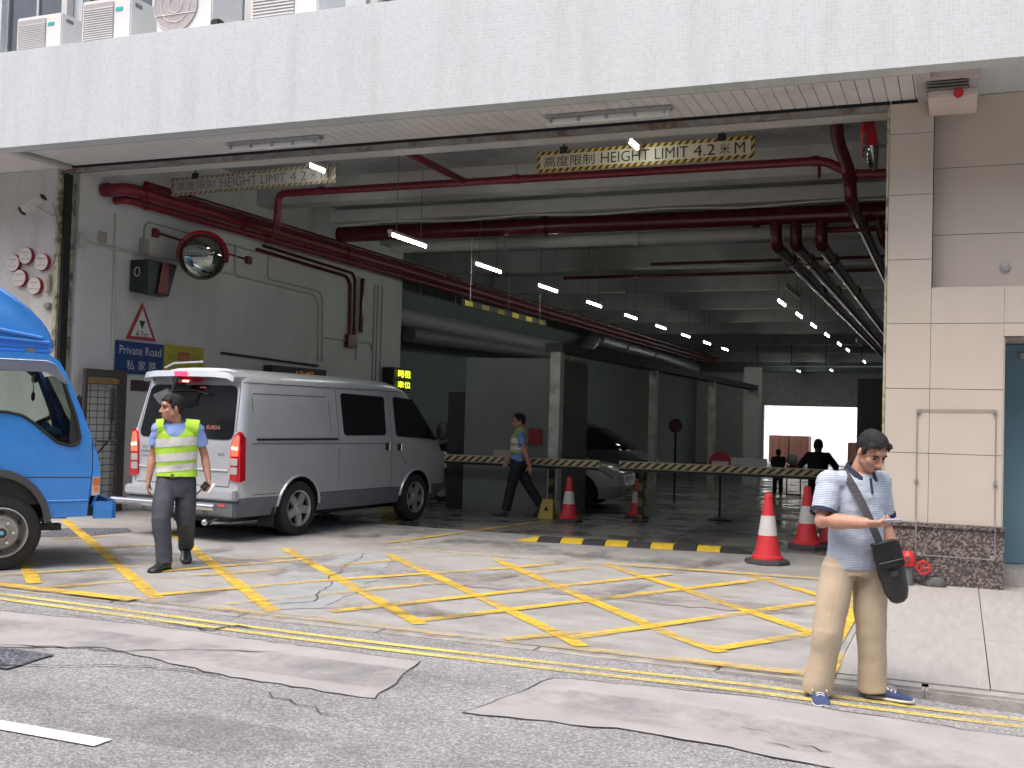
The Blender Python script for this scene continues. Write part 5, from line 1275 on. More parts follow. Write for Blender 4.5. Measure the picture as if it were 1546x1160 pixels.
bd = mat('badge_grey', (.08, .085, .09), .4, metal=.4)
vlet('badge_lettering', 'DIESEL', -.66, 1.02, .10, .022, bd, .004); vlet('badge_lettering', 'HIACE', -.67, .965, .22, .032, bd, .004); vlet('badge_lettering', 'COMMUTER', -.67, .915, .26, .025, bd, .004); vlet('badge_lettering', 'D4·D', .52, .965, .09, .035, bd, .004)
vb('windscreen', dglass, MB().poly(rounded([(-.70, 1.16), (.70, 1.16), (.62, 1.78), (-.62, 1.78)], .06), lambda p: Vector((p[0], vyf(p[1]) + .01 - abs(p[0]) ** 3 * .3, p[1])), lambda p: Vector((p[0], vyf(p[1]) - .08, p[1]))))

# ---- blue truck (x forward, y left, right side in the plane y = 0)
blue = mat('bright_blue_paint', (.04, .245, .70), .32, var=.07, scale=3, rvar=.1, coat=.7)
TR = empty('truck', (-8.26, 7.89, 0), math.atan2(.79, .61), label='bright blue truck with a roof wind deflector, cut by the left edge of the photo', cat='truck')
def tb(name, m, mb, parent=TR): return mb.build(name, m, parent, world=False)
def ty(y): return lambda p: Vector((p[0], y, p[1]))
WX = -.12
def arc(cx_, cz_, rx, rz_, a0, a1, n): return [(cx_ + rx * math.cos(rad(a0 + (a1 - a0) * i / n)), cz_ + rz_ * math.sin(rad(a0 + (a1 - a0) * i / n))) for i in range(n + 1)]
arch = arc(-.19, .42, .46, .50, 8, 172, 14)
outl = [(-1.0, 2.07), (.10, 2.07), (.24, 2.06), (.33, 2.0), (.40, 1.88), (.555, 1.53), (.64, 1.31), (.70, 1.16), (.735, 1.02), (.75, .89), (.745, .71), (.66, .70), (.635, .50)] + [(.275, .49)] + arch + [(-.66, .48), (-1.0, .48)]
win = rounded([(-.62, 1.94), (.22, 1.955), (.36, 1.84), (.50, 1.47), (.545, 1.27), (.53, 1.20), (.46, 1.185), (.34, 1.215), (.14, 1.39), (.02, 1.47), (-.12, 1.50), (-.62, 1.50)], .03)
CW = 1.72
for y0, y1, nm in ((0, .045, 'right'), (CW, CW - .045, 'left')):
    tb('cab_side', blue, MB().poly(outl, ty(y0), ty(y1), [win]))
frontline = [(.24, 2.06), (.33, 2.0), (.40, 1.88), (.555, 1.53), (.64, 1.31)]
low = [(.64, 1.31), (.70, 1.16), (.735, 1.02), (.75, .89), (.745, .71), (.66, .52)]
def sweep(pts, y0, y1, th=.03):
    m = MB(); vs = []
    for i, p in enumerate(pts): vs += [Vector((p[0], y0, p[1])), Vector((p[0], y1, p[1])), Vector((p[0] - th, y1, p[1] - th * .3)), Vector((p[0] - th, y0, p[1] - th * .3))]
    m.rings([vs[4 * i:4 * i + 4] for i in range(len(pts))], smooth=False); return m
tb('front_panel', blue, sweep(low, .046, CW - .046))
tb('windscreen', glass, sweep(frontline[2:], .12, CW - .12, .01))
tb('screen_pillar', blue, sweep(frontline, .046, .12).rings([[Vector((p[0], y, p[1])) for y, p in ((CW - .12, q), (CW - .046, q))] + [Vector((q[0] - .03, CW - .046, q[1] - .01)), Vector((q[0] - .03, CW - .12, q[1] - .01))] for q in frontline], smooth=False))
tb('cab_roof', blue, MB().box((-1.0, .046, 2.03), (.24, CW - .046, 2.069)).box((.2, .12, 1.93), (.36, CW - .12, 1.99)))
tb('cab_back', blue, MB().box((-1.0, .046, .5), (-.96, CW - .046, 2.029)))
tb('cab_floor', blackm, MB().box((-.95, .05, .62), (.66, CW - .05, .9)))
rub = mat('window_rubber', (.015, .016, .018), .6)
def loop3(pts, y, r): return MB().tube([Vector((p[0], y, p[1])) for p in pts] + [Vector((pts[0][0], y, pts[0][1]))], r, 6, cap=False)
tb('window_seal', rub, loop3(win, -.004, .014))
tb('window_seal', rub, loop3(win, CW + .004, .014))
tb('door_window', glass, MB().poly(win, ty(.022), ty(.026)))
tb('door_window', glass, MB().poly(win, ty(CW - .026), ty(CW - .022)))
tb('quarter_pillar', rub, MB().poly([(.36, 1.80), (.385, 1.78), (.50, 1.47), (.545, 1.27), (.54, 1.20), (.46, 1.185), (.45, 1.25), (.455, 1.50)], ty(.012), ty(.035)))
tb('rain_visor', mat('smoked_visor', (.17, .19, .24), .15, var=.05), MB().poly([(-.8, 1.99), (.22, 1.985), (.30, 1.94), (.40, 1.80), (.385, 1.78), (.27, 1.865), (.20, 1.89), (-.8, 1.905)], ty(-.03), ty(-.022)))
tb('drip_rail', chrome, MB().tube([(-.95, -.012, 2.0), (.21, -.012, 1.998), (.29, -.012, 1.97), (.42, -.012, 1.78)], .006, 6))
m = MB()
for a, b in (((.64, .52), (.67, .95)), ((.67, .95), (.66, 1.26)), ((-.6, .885), (.66, .88)), ((-.58, .9), (-.58, 1.95)), ((.66, 1.22), (.70, 1.15))):
    a, b = Vector(a), Vector(b); d = (b - a).normalized(); n = Vector((-d.y, d.x)) * .004
    m.add([ty(-.002)(q) for q in (a + n, b + n, b - n, a - n)], [[0, 1, 2, 3]])
tb('panel_seam', vgap, m)
tb('sill_crease', blue, MB().tube([(.27, .001, .65), (.63, .001, .655)], .012, 6))
fl_o = [(p[0], p[1]) for p in arc(-.19, .42, .50, .54, 4, 176, 16)]; fl_i = [(p[0], p[1]) for p in arc(-.19, .42, .44, .47, 176, 4, 16)]
tb('arch_flare', mat('dark_grey_flare', (.06, .06, .066), .55), MB().poly(fl_o + fl_i, ty(-.035), ty(.05)))
tb('arch_liner', blackm, MB().rings([[Vector((p[0], y, p[1])) for y in (.046, .5)] + [Vector((p[0] * 1.0, .5, p[1] + .01)), Vector((p[0], .046, p[1] + .01))] for p in arc(-.19, .42, .455, .49, 0, 180, 14)], smooth=True))
tb('arch_liner', blackm, MB().rings([[Vector((p[0], y, p[1])) for y in (CW - .5, CW - .046)] + [Vector((p[0] * 1.0, CW - .046, p[1] + .01)), Vector((p[0], CW - .5, p[1] + .01))] for p in arc(-.19, .42, .455, .49, 0, 180, 14)], smooth=True))
wheel(TR, WX, .02, .36, .36, .22, -1, 'truck', 'y'); wheel(TR, WX, CW - .02, .36, .36, .22, 1, 'truck', 'y')
# corner lamp, bumper, deflector
cl = tb('corner_lamp', mat('lamp_clear', (.5, .48, .45), .2, coat=.3), MB().poly(rounded([(.672, .70), (.742, .71), (.748, .885), (.675, .88)], .01), ty(-.012), ty(.1)))
MB().poly(rounded([(.676, .80), (.742, .805), (.745, .88), (.68, .875)], .008), ty(-.015), ty(-.0125)).build('orange_lens', mat('orange_lens', (.60, .16, .02), .2, coat=.4), cl, world=False)
MB().box((.688, -.017, .745), (.728, -.0125, .79)).build('orange_bulb', mat('orange_bulb', (.8, .2, .03), .3), cl, world=False)
bpts = [(.69, .0), (.70, -.05), (.86, -.05), (.90, -.02), (.92, .3), (.93, CW / 2), (.92, CW - .3), (.90, CW + .02), (.86, CW + .05), (.70, CW + .05)]
bin_ = [(.70, CW - .0), (.83, CW - .01), (.87, CW - .3), (.88, CW / 2), (.87, .3), (.83, .02), (.71, .02)]
tb('front_bumper', blue, MB().poly(bpts + bin_, lambda p: Vector((p[0], p[1], .645)), lambda p: Vector((p[0], p[1], .48))))
tb('bumper_top', blackm, MB().box((.55, .04, .50), (.80, CW - .04, .60)))
dfl = [(-1.0, 2.13), (.30, 2.12), (.30, 2.17), (.26, 2.28), (.18, 2.40), (.06, 2.52), (-.10, 2.64), (-.30, 2.77), (-.6, 2.92), (-1.0, 3.0)]
m = MB(); rs = []
for y, k in ((.10, .90), (.14, .965), (.25, 1.0), (CW / 2, 1.02), (CW - .25, 1.0), (CW - .14, .965), (CW - .10, .90)):
    rs.append([Vector((p[0] * (1 if p[0] < 0 else k), y, 2.12 + (p[1] - 2.12) * k)) for p in dfl])
m.rings(rs, smooth=True)
tb('wind_deflector', blue, m)
tb('deflector_base', blue, MB().box((-1.0, .09, 2.071), (.27, CW - .09, 2.118), bev=.01))
tb('deflector_rib', blue, MB().tube([(-.9, .09, 2.36), (-.2, .085, 2.28), (.18, .088, 2.22)], .02, 6).tube([(-.9, .085, 2.24), (.24, .085, 2.18)], .016, 6))
tb('deflector_bracket', chrome, MB().box((.03, .03, 2.06), (.12, .09, 2.115), bev=.008))
# mirror on the far side, wipers, interior
mr_ = tb('wing_mirror', blackm, MB().tube([(.62, CW + .02, 1.25), (.78, CW + .12, 1.22), (.80, CW + .16, 1.55), (.60, CW + .1, 1.75)], .012, 6).box((.77, CW + .07, 1.33), (.83, CW + .24, 1.70), bev=.02))
mr2 = tb('near_mirror', blackm, MB().box((.86, .22, 1.42), (.90, .36, 1.78), bev=.018).tube([(.72, .10, 1.10), (.86, .25, 1.24), (.88, .28, 1.44)], .010, 6).box((.74, .1, 1.22), (.92, .32, 1.235)))
seat = mat('dark_seat_cloth', (.05, .05, .055), .85, var=.2)
for y in (.35, 1.25):
    s_ = tb('seat', seat, MB().box((-.65, y - .24, .9), (-.12, y + .24, 1.08), bev=.04))
    MB().box((-.78, y - .24, 1.05), (-.64, y + .24, 1.62), bev=.04).build('backrest', seat, s_, world=False)
tb('dashboard', mat('dash_grey', (.07, .07, .075), .7), MB().box((.32, .06, .95), (.60, CW - .06, 1.24), bev=.04).box((.22, .2, 1.05), (.36, .7, 1.32), bev=.03))
m = MB(); c = Vector((.16, .42, 1.36)); ax = Vector((-.5, 0, .86)).normalized(); u = Vector((0, 1, 0)); v = ax.cross(u)
m.tube([c + u * (.2 * math.cos(a)) + v * (.2 * math.sin(a)) for a in frange(0, 2 * math.pi, 24)], .014, 6, cap=False)
for a in (0, 2.1, 4.2): m.tube([c, c + u * (.2 * math.cos(a)) + v * (.2 * math.sin(a))], .012, 5)
m.cyl(c, c - ax * .3, .03, seg=8); tb('steering_wheel', blackm, m)
tb('inner_mirror', blackm, MB().box((.20, .75, 1.80), (.24, 1.02, 1.88), bev=.012).cyl((.22, .88, 1.88), (.24, .88, 2.0), .01))
tb('blue_shape', mat('blue_shape', (.05, .25, .50), .8, var=.3, scale=12), MB().ell((.42, 1.0, 1.28), (.10, .22, .07)).ell((.38, 1.3, 1.3), (.08, .12, .10)))  # rounded blue shapes by the dashboard
tb('hanging_charm', mat('brown_red_charm', (.25, .08, .05), .7), MB().ell((.20, .80, 1.66), (.02, .02, .05)).cyl((.20, .8, 1.70), (.20, .8, 1.8), .004))
tb('step_bracket', blackm, MB().tube([(.24, .05, .50), (.30, .04, .44), (.36, .06, .40)], .02, 6).box((.12, .1, .36), (.42, .25, .42)))
# chassis and cargo box behind the cab
tb('chassis', blackm, MB().box((-5.0, .35, .45), (.5, .55, .62)).box((-5.0, CW - .55, .45), (.5, CW - .35, .62)))
cb = tb('cargo_box', mat('cargo_box_paint', (.45, .46, .46), .5, var=.05), MB().box((-5.2, -.08, .85), (-1.15, CW + .08, 2.95), bev=.03))
for y, s_ in ((.02, -1), (CW - .02, 1)): wheel(TR, -3.4, y, .36, .36, .4, s_, 'truck', 'y')

# ---- parked cars in the left bays, in deep shade
def parked(name, loc, rz_, body, wf, yr, yf, zs, wb, r, label, cat, glassz):
    t = empty(name, loc, rz_, label=label, cat=cat)
    st = [(0, .86), (.02, .94), (.06, .985), (.15, 1), (.4, 1), (.6, 1), (.85, .99), (.93, .95), (.98, .86), (1, .72)]
    AR = ((0, r, r * 1.16), (wb, r, r * 1.16))
    shell(wf, yr, yf, zs, st, arches=AR, arch_x=.55, mats=[body, cladd, blackm, dglass], zsplit=.24, parent=t, glassz=glassz)
    for s_ in (1, -1):
        for y in (0, wb): wheel(t, s_ * (wf(.6) - .01), y, r, r, .2, s_, 'dark')
        MB().poly(rounded([(.52, .58), (.80, .60), (.82, .74), (.62, .74)], .02), lambda p, s_=s_: Vector((s_ * p[0], yf(p[1]) - (p[0] - .45) * .35 - .05, p[1])), lambda p, s_=s_: Vector((s_ * p[0], yf(p[1]) - .3, p[1]))).build('headlight', tail_clear, t, world=False)
        MB().ell((s_ * (wf(.9) + .08), yf(.9) - 1.05, 1.0), (.08, .05, .06)).build('wing_mirror', body, t, world=False)
    MB().poly(rounded([(-.42, .52), (.42, .52), (.36, .68), (-.36, .68)], .02), lambda p: Vector((p[0], yf(p[1]) + .012, p[1])), lambda p: Vector((p[0], yf(p[1]) - .1, p[1]))).build('grille', mat('grille_chrome', (.25, .25, .26), .2, metal=.8), t, world=False)
    MB().box((-.26, yf(.38) + .005, .34), (.26, yf(.38) + .02, .46)).build('number_plate', mat('plate_pale', (.45, .45, .4), .5), t, world=False)
    return t
pearl = mat('pearl_white_paint', (.66, .70, .67), .22, var=.02, coat=.8)
parked('parked_car', (-9.35, 20.1, fz(20)), rad(-84), pearl, lin([(.2, .78), (.4, .88), (.9, .86), (1.4, .58), (1.45, .3)]),
       lin([(.2, -.85), (.6, -.98), (.95, -.9), (1.02, -.3), (1.4, .55), (1.45, 1.0)]), lin([(.2, 3.35), (.45, 3.55), (.65, 3.50), (.80, 3.2), (.92, 2.45), (1.38, 1.6), (1.45, 1.3)]),
       [.2, .3, .45, .65, .80, .90, .98, 1.2, 1.38, 1.42, 1.45], 2.7, .31, 'pale car parked in the left bay between the first and second column', 'car', (.98, 1.38))
parked('parked_minivan', (-11.7, 31.0, fz(31)), rad(-86), mat('dark_grey_car_paint', (.05, .055, .06), .45), lin([(.2, .80), (.4, .88), (1.0, .87), (1.7, .72), (1.78, .4)]),
       lin([(.2, -.9), (.6, -1.0), (1.1, -.98), (1.7, -.8), (1.78, -.4)]), lin([(.2, 3.4), (.5, 3.6), (.8, 3.5), (1.0, 3.0), (1.68, 1.9), (1.78, 1.5)]),
       [.2, .3, .5, .8, .95, 1.04, 1.35, 1.66, 1.72, 1.78], 2.8, .33, 'dark minivan parked in the deep shade behind the second column', 'van', (1.04, 1.66))
# ------------------------------------------------------------ people
skin = mat('tan_skin', (.53, .28, .20), .55, var=.06, scale=14)
skin2 = mat('ruddy_skin', (.48, .245, .17), .55, var=.08, scale=14)
hairm = mat('black_hair', (.008, .008, .010), .7, var=.4, scale=60, bump=.5, bscale=150)
lipm = mat('lip_colour', (.33, .11, .09), .5); eyem = mat('eye_dark', (.03, .02, .02), .4)

def person_root(x, y, z, label, **k):
    c = math.hypot(x, y); a = math.atan2(-x / c, y / c) * -1
    # local x = picture right at that spot, local y = away from the viewpoint
    return empty('person', (x, y, z), math.atan2(-x, y), label=label, cat='person', **k)

def head_matrix(c, F, pitch=0, roll=0, s=1.):
    F = Vector((F[0], F[1], 0)).normalized(); R = Vector((F.y, -F.x, 0)); U = Vector((0, 0, 1))
    M_ = Matrix((R, F, U)).transposed().to_4x4()
    return Matrix.Translation(c) @ M_ @ Matrix.Rotation(-rad(pitch), 4, 'X') @ Matrix.Rotation(rad(roll), 4, 'Y') @ Matrix.Scale(s, 4)

def xf(b0, blob, M_):
    for i in range(b0, len(blob.v)): blob.v[i] = M_ @ blob.v[i]

def add_head(bl, M_):
    b0 = len(bl.v)
    bl.ell((0, -.012, .022), (.077, .096, .100)); bl.ell((0, .022, -.04), (.062, .072, .082)); bl.ell((0, .052, -.088), (.034, .034, .026))
    bl.ell((0, .072, .030), (.050, .022, .030)); bl.ell((.034, .056, -.030), (.028, .028, .026)); bl.ell((-.034, .056, -.030), (.028, .028, .026))
    bl.limb([(0, .088, .014), (0, .104, -.018), (0, .112, -.034)], [.008, .0105, .0135]); bl.ell((.012, .100, -.038), (.010, .010, .008)); bl.ell((-.012, .100, -.038), (.010, .010, .008))
    bl.ell((0, .084, -.066), (.026, .014, .013)); bl.ell((0, .078, -.086), (.024, .016, .012))
    for s_ in (1, -1): bl.ell((s_ * .079, -.008, -.012), (.008, .017, .030)); bl.ell((s_ * .032, .070, .022), (.022, .018, .008))
    bl.ell((.048, .01, -.055), (.02, .035, .03)); bl.ell((-.048, .01, -.055), (.02, .035, .03))
    xf(b0, bl, M_)

def face_parts(body, root, M_, hair='crop', name='body'):
    m = MB(); m.ell((0, .0965, -.063), (.023, .006, .0045)); m.ell((0, .094, -.071), (.020, .006, .005)); xf(0, m, M_); m.build('lips', lipm, body, world=False)
    for s_ in (1, -1):
        m = MB(); m.ell((s_ * .031, .0835, .001), (.014, .0065, .0055)); xf(0, m, M_); m.build('eye', eyem, body, world=False)
        m = MB(); m.tube([(s_ * .015, .094, .018), (s_ * .032, .0935, .024), (s_ * .050, .080, .019)], .0042, 6); xf(0, m, M_); m.build('eyebrow', hairm, body, world=False)
    h = Blob(); h.ell((0, -.020, .034), (.084, .100, .097)); h.ell((0, .040, .074), (.060, .048, .036)); h.ell((0, -.055, .0), (.072, .060, .072))
    h.ell((.0, .0, .083), (.068, .080, .050))
    for s_ in (1, -1): h.ell((s_ * .076, .018, .015), (.010, .016, .030)); h.ell((s_ * .060, .052, .062), (.022, .03, .03))
    xf(0, h, M_)
    R3 = M_.to_3x3()
    hh = h.fuse('hair', hairm, root, voxel=.0045, smooth=3, wr=.0028, wscale=110, cut=[(M_ @ Vector((0, .0, -.085)), R3 @ Vector((0, .25, -1))), (M_ @ Vector((0, .098, .062)), R3 @ Vector((0, 1, -.45)))])
    # trim the part that would cover the face
    bm = bmesh.new(); bm.from_mesh(hh.data); inv = M_.inverted(); kill = []
    for f in bm.faces:
        c = inv @ f.calc_center_median()
        if c.y > .035 and c.z < .058 and abs(c.x) < .068: kill.append(f)
        elif c.y > .058 and c.z < .070: kill.append(f)
        elif c.y > .085: kill.append(f)
        elif c.z < -.02 and c.y > -.02: kill.append(f)
    bmesh.ops.delete(bm, geom=kill, context='FACES'); bm.to_mesh(hh.data); bm.free()
    return hh

def add_hand(bl, wrist, d, n, curl=.5, thumb=.5, s=1., side=1, spread=.0):
    """d: towards the fingers, n: the way the palm faces; side = +1 if the thumb lies along d x n"""
    w = Vector(wrist); d = Vector(d).normalized(); n = Vector(n); n = (n - d * n.dot(d)).normalized(); t = d.cross(n) * side
    rs = []
    for k, hw, th in ((0, .027, .020), (.03, .034, .020), (.06, .040, .017), (.082, .041, .014), (.092, .036, .011)):
        c = w + d * (k * s); rs.append([c + t * (hw * s * math.cos(a)) + n * (th * s * math.sin(a)) for a in [2 * math.pi * i / 14 for i in range(14)]])
    bl.rings(rs)
    for off, ln, r, cc in ((.030, .070, .0092, 0), (.0105, .078, .0095, .1), (-.0095, .073, .0092, .2), (-.029, .058, .0082, .35)):
        p = w + d * (.085 * s) + t * off * s; q = [p - d * .012]; dd = d + t * (off * spread * 10); ang = 0
        for k, f in enumerate((.45, .32, .23)):
            ang += (curl + cc * .5) * (.75 if k == 0 else .9)
            v = dd * math.cos(ang) + n * math.sin(ang); p = p + v.normalized() * (ln * f * s); q.append(p.copy())
        bl.limb(q, [r * s, r * s, r * .93 * s, r * .8 * s], seg=10)
    p = w + d * (.022 * s) + t * (.026 * s) + n * .006; q = [p]
    for k, (a, f) in enumerate(((.9, .40), (.55, .34), (.3, .26))):
        v = d * math.cos(a) + t * math.sin(a) + n * (thumb * (.6 + .4 * k)); p = p + v.normalized() * (.072 * f * s * 1.25); q.append(p.copy())
    bl.limb(q, [.0135 * s, .012 * s, .0105 * s, .009 * s], seg=10)

def shoe(root, heel, d, ln, up_m, sole_m, lace_m=None, w=.048, h=.075, pitch=0.):
    heel = Vector(heel); d = Vector((d[0], d[1], math.tan(rad(pitch)))).normalized(); t = Vector((0, 0, 1)).cross(d).normalized(); u = d.cross(t)
    def ring(k, hw, z0, z1, n=14):
        c = heel + d * (k * ln); o = []
        for i in range(n):
            a = 2 * math.pi * i / n; cx_, sz = math.cos(a), math.sin(a)
            o.append(c + t * (hw * (abs(cx_) ** .8) * (1 if cx_ > 0 else -1)) + u * ((z0 + z1) / 2 + (z1 - z0) / 2 * (abs(sz) ** .7) * (1 if sz > 0 else -1)))
        return o
    prof = ((0, .02, .012, .05), (.04, .034, .012, .072), (.18, .038, .012, h + .012), (.36, .038, .012, h), (.52, .042, .012, h * .82), (.70, .047, .012, h * .62), (.86, .044, .012, h * .48), (.96, .030, .012, h * .36), (1, .012, .014, .022))
    k_ = w / .047
    o = MB().rings([ring(a, b * k_, c, e) for a, b, c, e in prof]).build('shoe', up_m, root, world=False)
    MB().rings([ring(a, b * k_ + .005, 0, .026 if sole_m is not up_m else .014) for a, b, c, e in prof]).build('sole', sole_m, o, world=False)
    if lace_m:
        m = MB()
        for k in (.44, .52, .60):
            hh = h * (1.0 - (k - .36) * 1.05) + .004; c = heel + d * (k * ln) + u * hh
            m.tube([c - t * .024 - u * .008, c - t * .01, c + t * .01, c + t * .024 - u * .008], .0042, 6)
        c = heel + d * (.42 * ln) + u * (h * .98 + .006); m.tube([c, c + t * .03 - d * .01 + u * .008, c + t * .045 + d * .02 - u * .006], .0035, 5).tube([c, c - t * .03 - d * .01 + u * .008, c - t * .045 + d * .02 - u * .006], .0035, 5)
        m.build('laces', lace_m, o, world=False)
    return o

def figure(root, P, skin_m, shirt_m, trouser_m, vox=.0055, sl_end=.72, sl_r=(.072, .066), torso=None, hipr=None, legr=None, shirt_hem=None, wrs=.005, head_s=1., leg_end=.09, hair=True, sl_m=None, armk=1., handk={}):
    """P: joint positions in the local frame"""
    V = {k: Vector(v) if not isinstance(v, (int, float)) else v for k, v in P.items()}
    F = Vector((P['F'][0], P['F'][1], 0)).normalized(); Rt = Vector((F.y, -F.x, 0)); yaw = math.atan2(Rt.y, Rt.x)
    hm = head_matrix(V['head'], P['HF'], P.get('pitch', 0) if not isinstance(P.get('pitch', 0), Vector) else 0, P.get('roll', 0), head_s)
    b = Blob(); add_head(b, hm)
    nk = hm @ Vector((0, -.028, -.06)); b.limb([V['neck'], nk], [.060 * head_s, .052 * head_s])
    torso = torso or ((.86, .150, .11), (1.0, .150, .11), (1.2, .16, .11), (1.33, .15, .095), (1.40, .08, .07))
    ctr = V.get('ctr', Vector((0, 0, 0)))
    def tc(z):
        k = (z - torso[0][0]) / (torso[-1][0] - torso[0][0]); a, c_ = V['pelvis'], V['neck']
        return Vector((a.x + (c_.x - a.x) * k, a.y + (c_.y - a.y) * k, z))
    b.loft([(tc(z), rx * .9, ry * .88, yaw) for z, rx, ry in torso])
    for s_ in 'rl':
        b.limb([V['sh' + s_], V['el' + s_], V['el' + s_].lerp(V['wr' + s_], .35), V['wr' + s_]], [.046, .040 * armk, .043 * armk, .028 * armk])
        b.limb([V['hip' + s_], V['kn' + s_], V['an' + s_]], [.075, .05, .036])
        hk = handk.get(s_, {})
        add_hand(b, V['wr' + s_], hk.get('d', V['wr' + s_] - V['el' + s_]), hk.get('n', (0, 0, -1)), hk.get('curl', .35), hk.get('thumb', .4), side=hk.get('side', 1), s=hk.get('s', 1.))
    body = b.fuse('body', skin_m, root, voxel=vox, smooth=2)
    if hair: face_parts(body, root, hm)
    # shirt
    s = Blob(); s.loft([(tc(z), rx, ry, yaw) for z, rx, ry in torso])
    for q in 'rl':
        e = V['sh' + q].lerp(V['el' + q], sl_end)
        s.limb([tc(torso[-2][0]).lerp(V['sh' + q], .55), V['sh' + q], V['sh' + q].lerp(V['el' + q], sl_end * .5), e], [.075, sl_r[0] + .004, sl_r[0], sl_r[1]], round_=(True, False))
    sh = s.fuse('shirt', shirt_m, root, voxel=vox * 1.2, smooth=3, wr=wrs, wscale=11, wst=(1, 1, 1.8))
    # trousers
    t = Blob(); hipr = hipr or ((.99, .150, .112), (.92, .165, .125), (.84, .172, .130), (.78, .165, .125))
    t.loft([(Vector((V['pelvis'].x, V['pelvis'].y, z)), rx, ry, yaw) for z, rx, ry in hipr])
    lr = legr or ((0, .098), (.35, .092), (.5, .082), (.75, .076), (.92, .078), (1, .080))
    for q in 'rl':
        h_, k_, a_ = V['hip' + q], V['kn' + q], V['an' + q]; rs = []
        for u, r in lr:
            p = h_.lerp(k_, u * 2) if u <= .5 else k_.lerp(a_, (u - .5) * 2); tdir = ((k_ - h_) if u < .45 else (a_ - k_) if u > .55 else (a_ - h_)).normalized()
            rs.append((p, r, r * 1.05, 0, -tdir))
        t.loft(rs)
        t.ell(h_, (.10, .10, .10))
    tr = t.fuse('trousers', trouser_m, root, voxel=vox * 1.3, smooth=4, wr=.007, wscale=4.5, wst=(1, 1, 1.3))
    return body, sh, tr, hm, tc, yaw

# ---- man with the phone
striped = bpy.data.materials.new('blue_white_stripes'); striped.use_nodes = True
nt = striped.node_tree; N = nt.nodes; L = nt.links; p_ = N['Principled BSDF']
tcn = N.new('ShaderNodeTexCoord'); wv = N.new('ShaderNodeTexWave'); wv.bands_direction = 'Z'; wv.inputs['Scale'].default_value = 30; wv.inputs['Distortion'].default_value = .35; wv.inputs['Detail'].default_value = 1; wv.inputs['Detail Scale'].default_value = .3
L.new(tcn.outputs['Object'], wv.inputs[0]); crr = N.new('ShaderNodeValToRGB'); crr.color_ramp.elements[0].position = .35; crr.color_ramp.elements[0].color = (.30, .36, .47, 1); crr.color_ramp.elements[1].position = .6; crr.color_ramp.elements[1].color = (.56, .63, .72, 1)
L.new(wv.outputs['Color'], crr.inputs[0]); L.new(crr.outputs[0], p_.inputs['Base Color']); p_.inputs['Roughness'].default_value = .85
khaki = mat('khaki_cotton', (.50, .41, .30), .85, var=.04, scale=5, bump=.5, bscale=7)
navy = mat('navy_knit', (.018, .022, .055), .8)
man = person_root(-.57, 6.95, -.055, 'man in striped polo shirt and khaki trousers looking down at his phone')
man.scale = (.985, .985, .985)
Pm = dict(F=(.62, -.78), HF=(.60, -.80), pitch=33, roll=0, head=(.085, -.055, 1.515), neck=(.015, .01, 1.375), pelvis=(-.005, .0, .85),
          shr=(-.158, -.105, 1.315), elr=(-.195, -.20, 1.09), wrr=(.055, -.30, 1.098), shl=(.130, .115, 1.315), ell=(.165, .17, 1.06), wrl=(.225, .06, .86),
          hipr=(-.095, -.05, .80), knr=(-.15, -.13, .42), anr=(-.205, -.10, .06), hipl=(.085, .04, .80), knl=(.10, .03, .42), anl=(.115, .06, .065))
tm = ((.795, .168, .142), (.86, .172, .150), (.95, .170, .152), (1.06, .172, .148), (1.16, .176, .138), (1.25, .182, .126), (1.32, .165, .108), (1.375, .095, .078))
bd_, shm, trm, hmM, tcM, yawM = figure(man, Pm, skin, striped, khaki, vox=.0055, torso=tm, sl_end=.78, sl_r=(.078, .075), hipr=((.90, .148, .125), (.84, .155, .135), (.76, .16, .135)), legr=((0, .104), (.3, .102), (.5, .090), (.75, .084), (.92, .088), (1.02, .090)), armk=1.15,
    handk={'r': dict(d=(.95, -.25, -.02), n=(.1, .45, .9), curl=.62, thumb=.9, side=-1), 'l': dict(d=(.15, -.30, -1), n=(-1, 0, 0), curl=.3, thumb=.3, side=1)})
# collar and cuffs
m = MB(); nb = Vector((.02, .0, 1.385)); Fm = Vector((.62, -.78, 0)).normalized(); Rm = Vector((Fm.y, -Fm.x, 0))
pts = []
for a in frange(-152, 152, 22):
    d_ = (-Fm * math.cos(rad(a)) + Rm * math.sin(rad(a))); k = abs(a) / 152
    pts.append(nb + d_ * (.080 + .006 * k) + Vector((0, 0, .035 - .085 * k ** 2.2)))
def band(pts, h, th, c, up=Vector((0, 0, 1))):
    m = MB(); vs = []
    for q in pts:
        o_ = (q - c); o_.z = 0; o_.normalize(); vs.append([q + up * h / 2 - o_ * th, q + up * h / 2 + o_ * .0, q - up * h / 2 + o_ * th * 1.6, q - up * h / 2 - o_ * th])
    m.rings(vs, smooth=True); return m
band(pts, .05, .012, nb).build('collar', navy, shm, world=False)
pk0 = nb + Fm * .098 + Vector((0, 0, -.055)); MB().tube([pk0 + Vector((0, 0, .02)), pk0 + Fm * .02 + Vector((0, 0, -.07))], .007, 6).build('placket', navy, shm, world=False)
for q, r in (('r', .0755), ('l', .0755)):
    a, b = Vector(Pm['sh' + q]), Vector(Pm['el' + q]); c = a.lerp(b, .78); d_ = (b - a).normalized()
    MB().lathe([(r * .90, -.012), (r + .006, -.012), (r + .006, .012), (r * .9, .012)], c, d_, 28).build('cuff', navy, shm, world=False)
cs = mat('blue_canvas', (.045, .07, .17), .8, var=.15, scale=20); rubw = mat('white_rubber', (.62, .60, .58), .6); lac = mat('white_lace', (.72, .72, .74), .7)
shoe(man, (-.215, -.07, .0), (.20, -1), .275, cs, rubw, lac, w=.05)
shoe(man, (.085, .075, .0), (1, -.16), .275, cs, rubw, lac, w=.048)
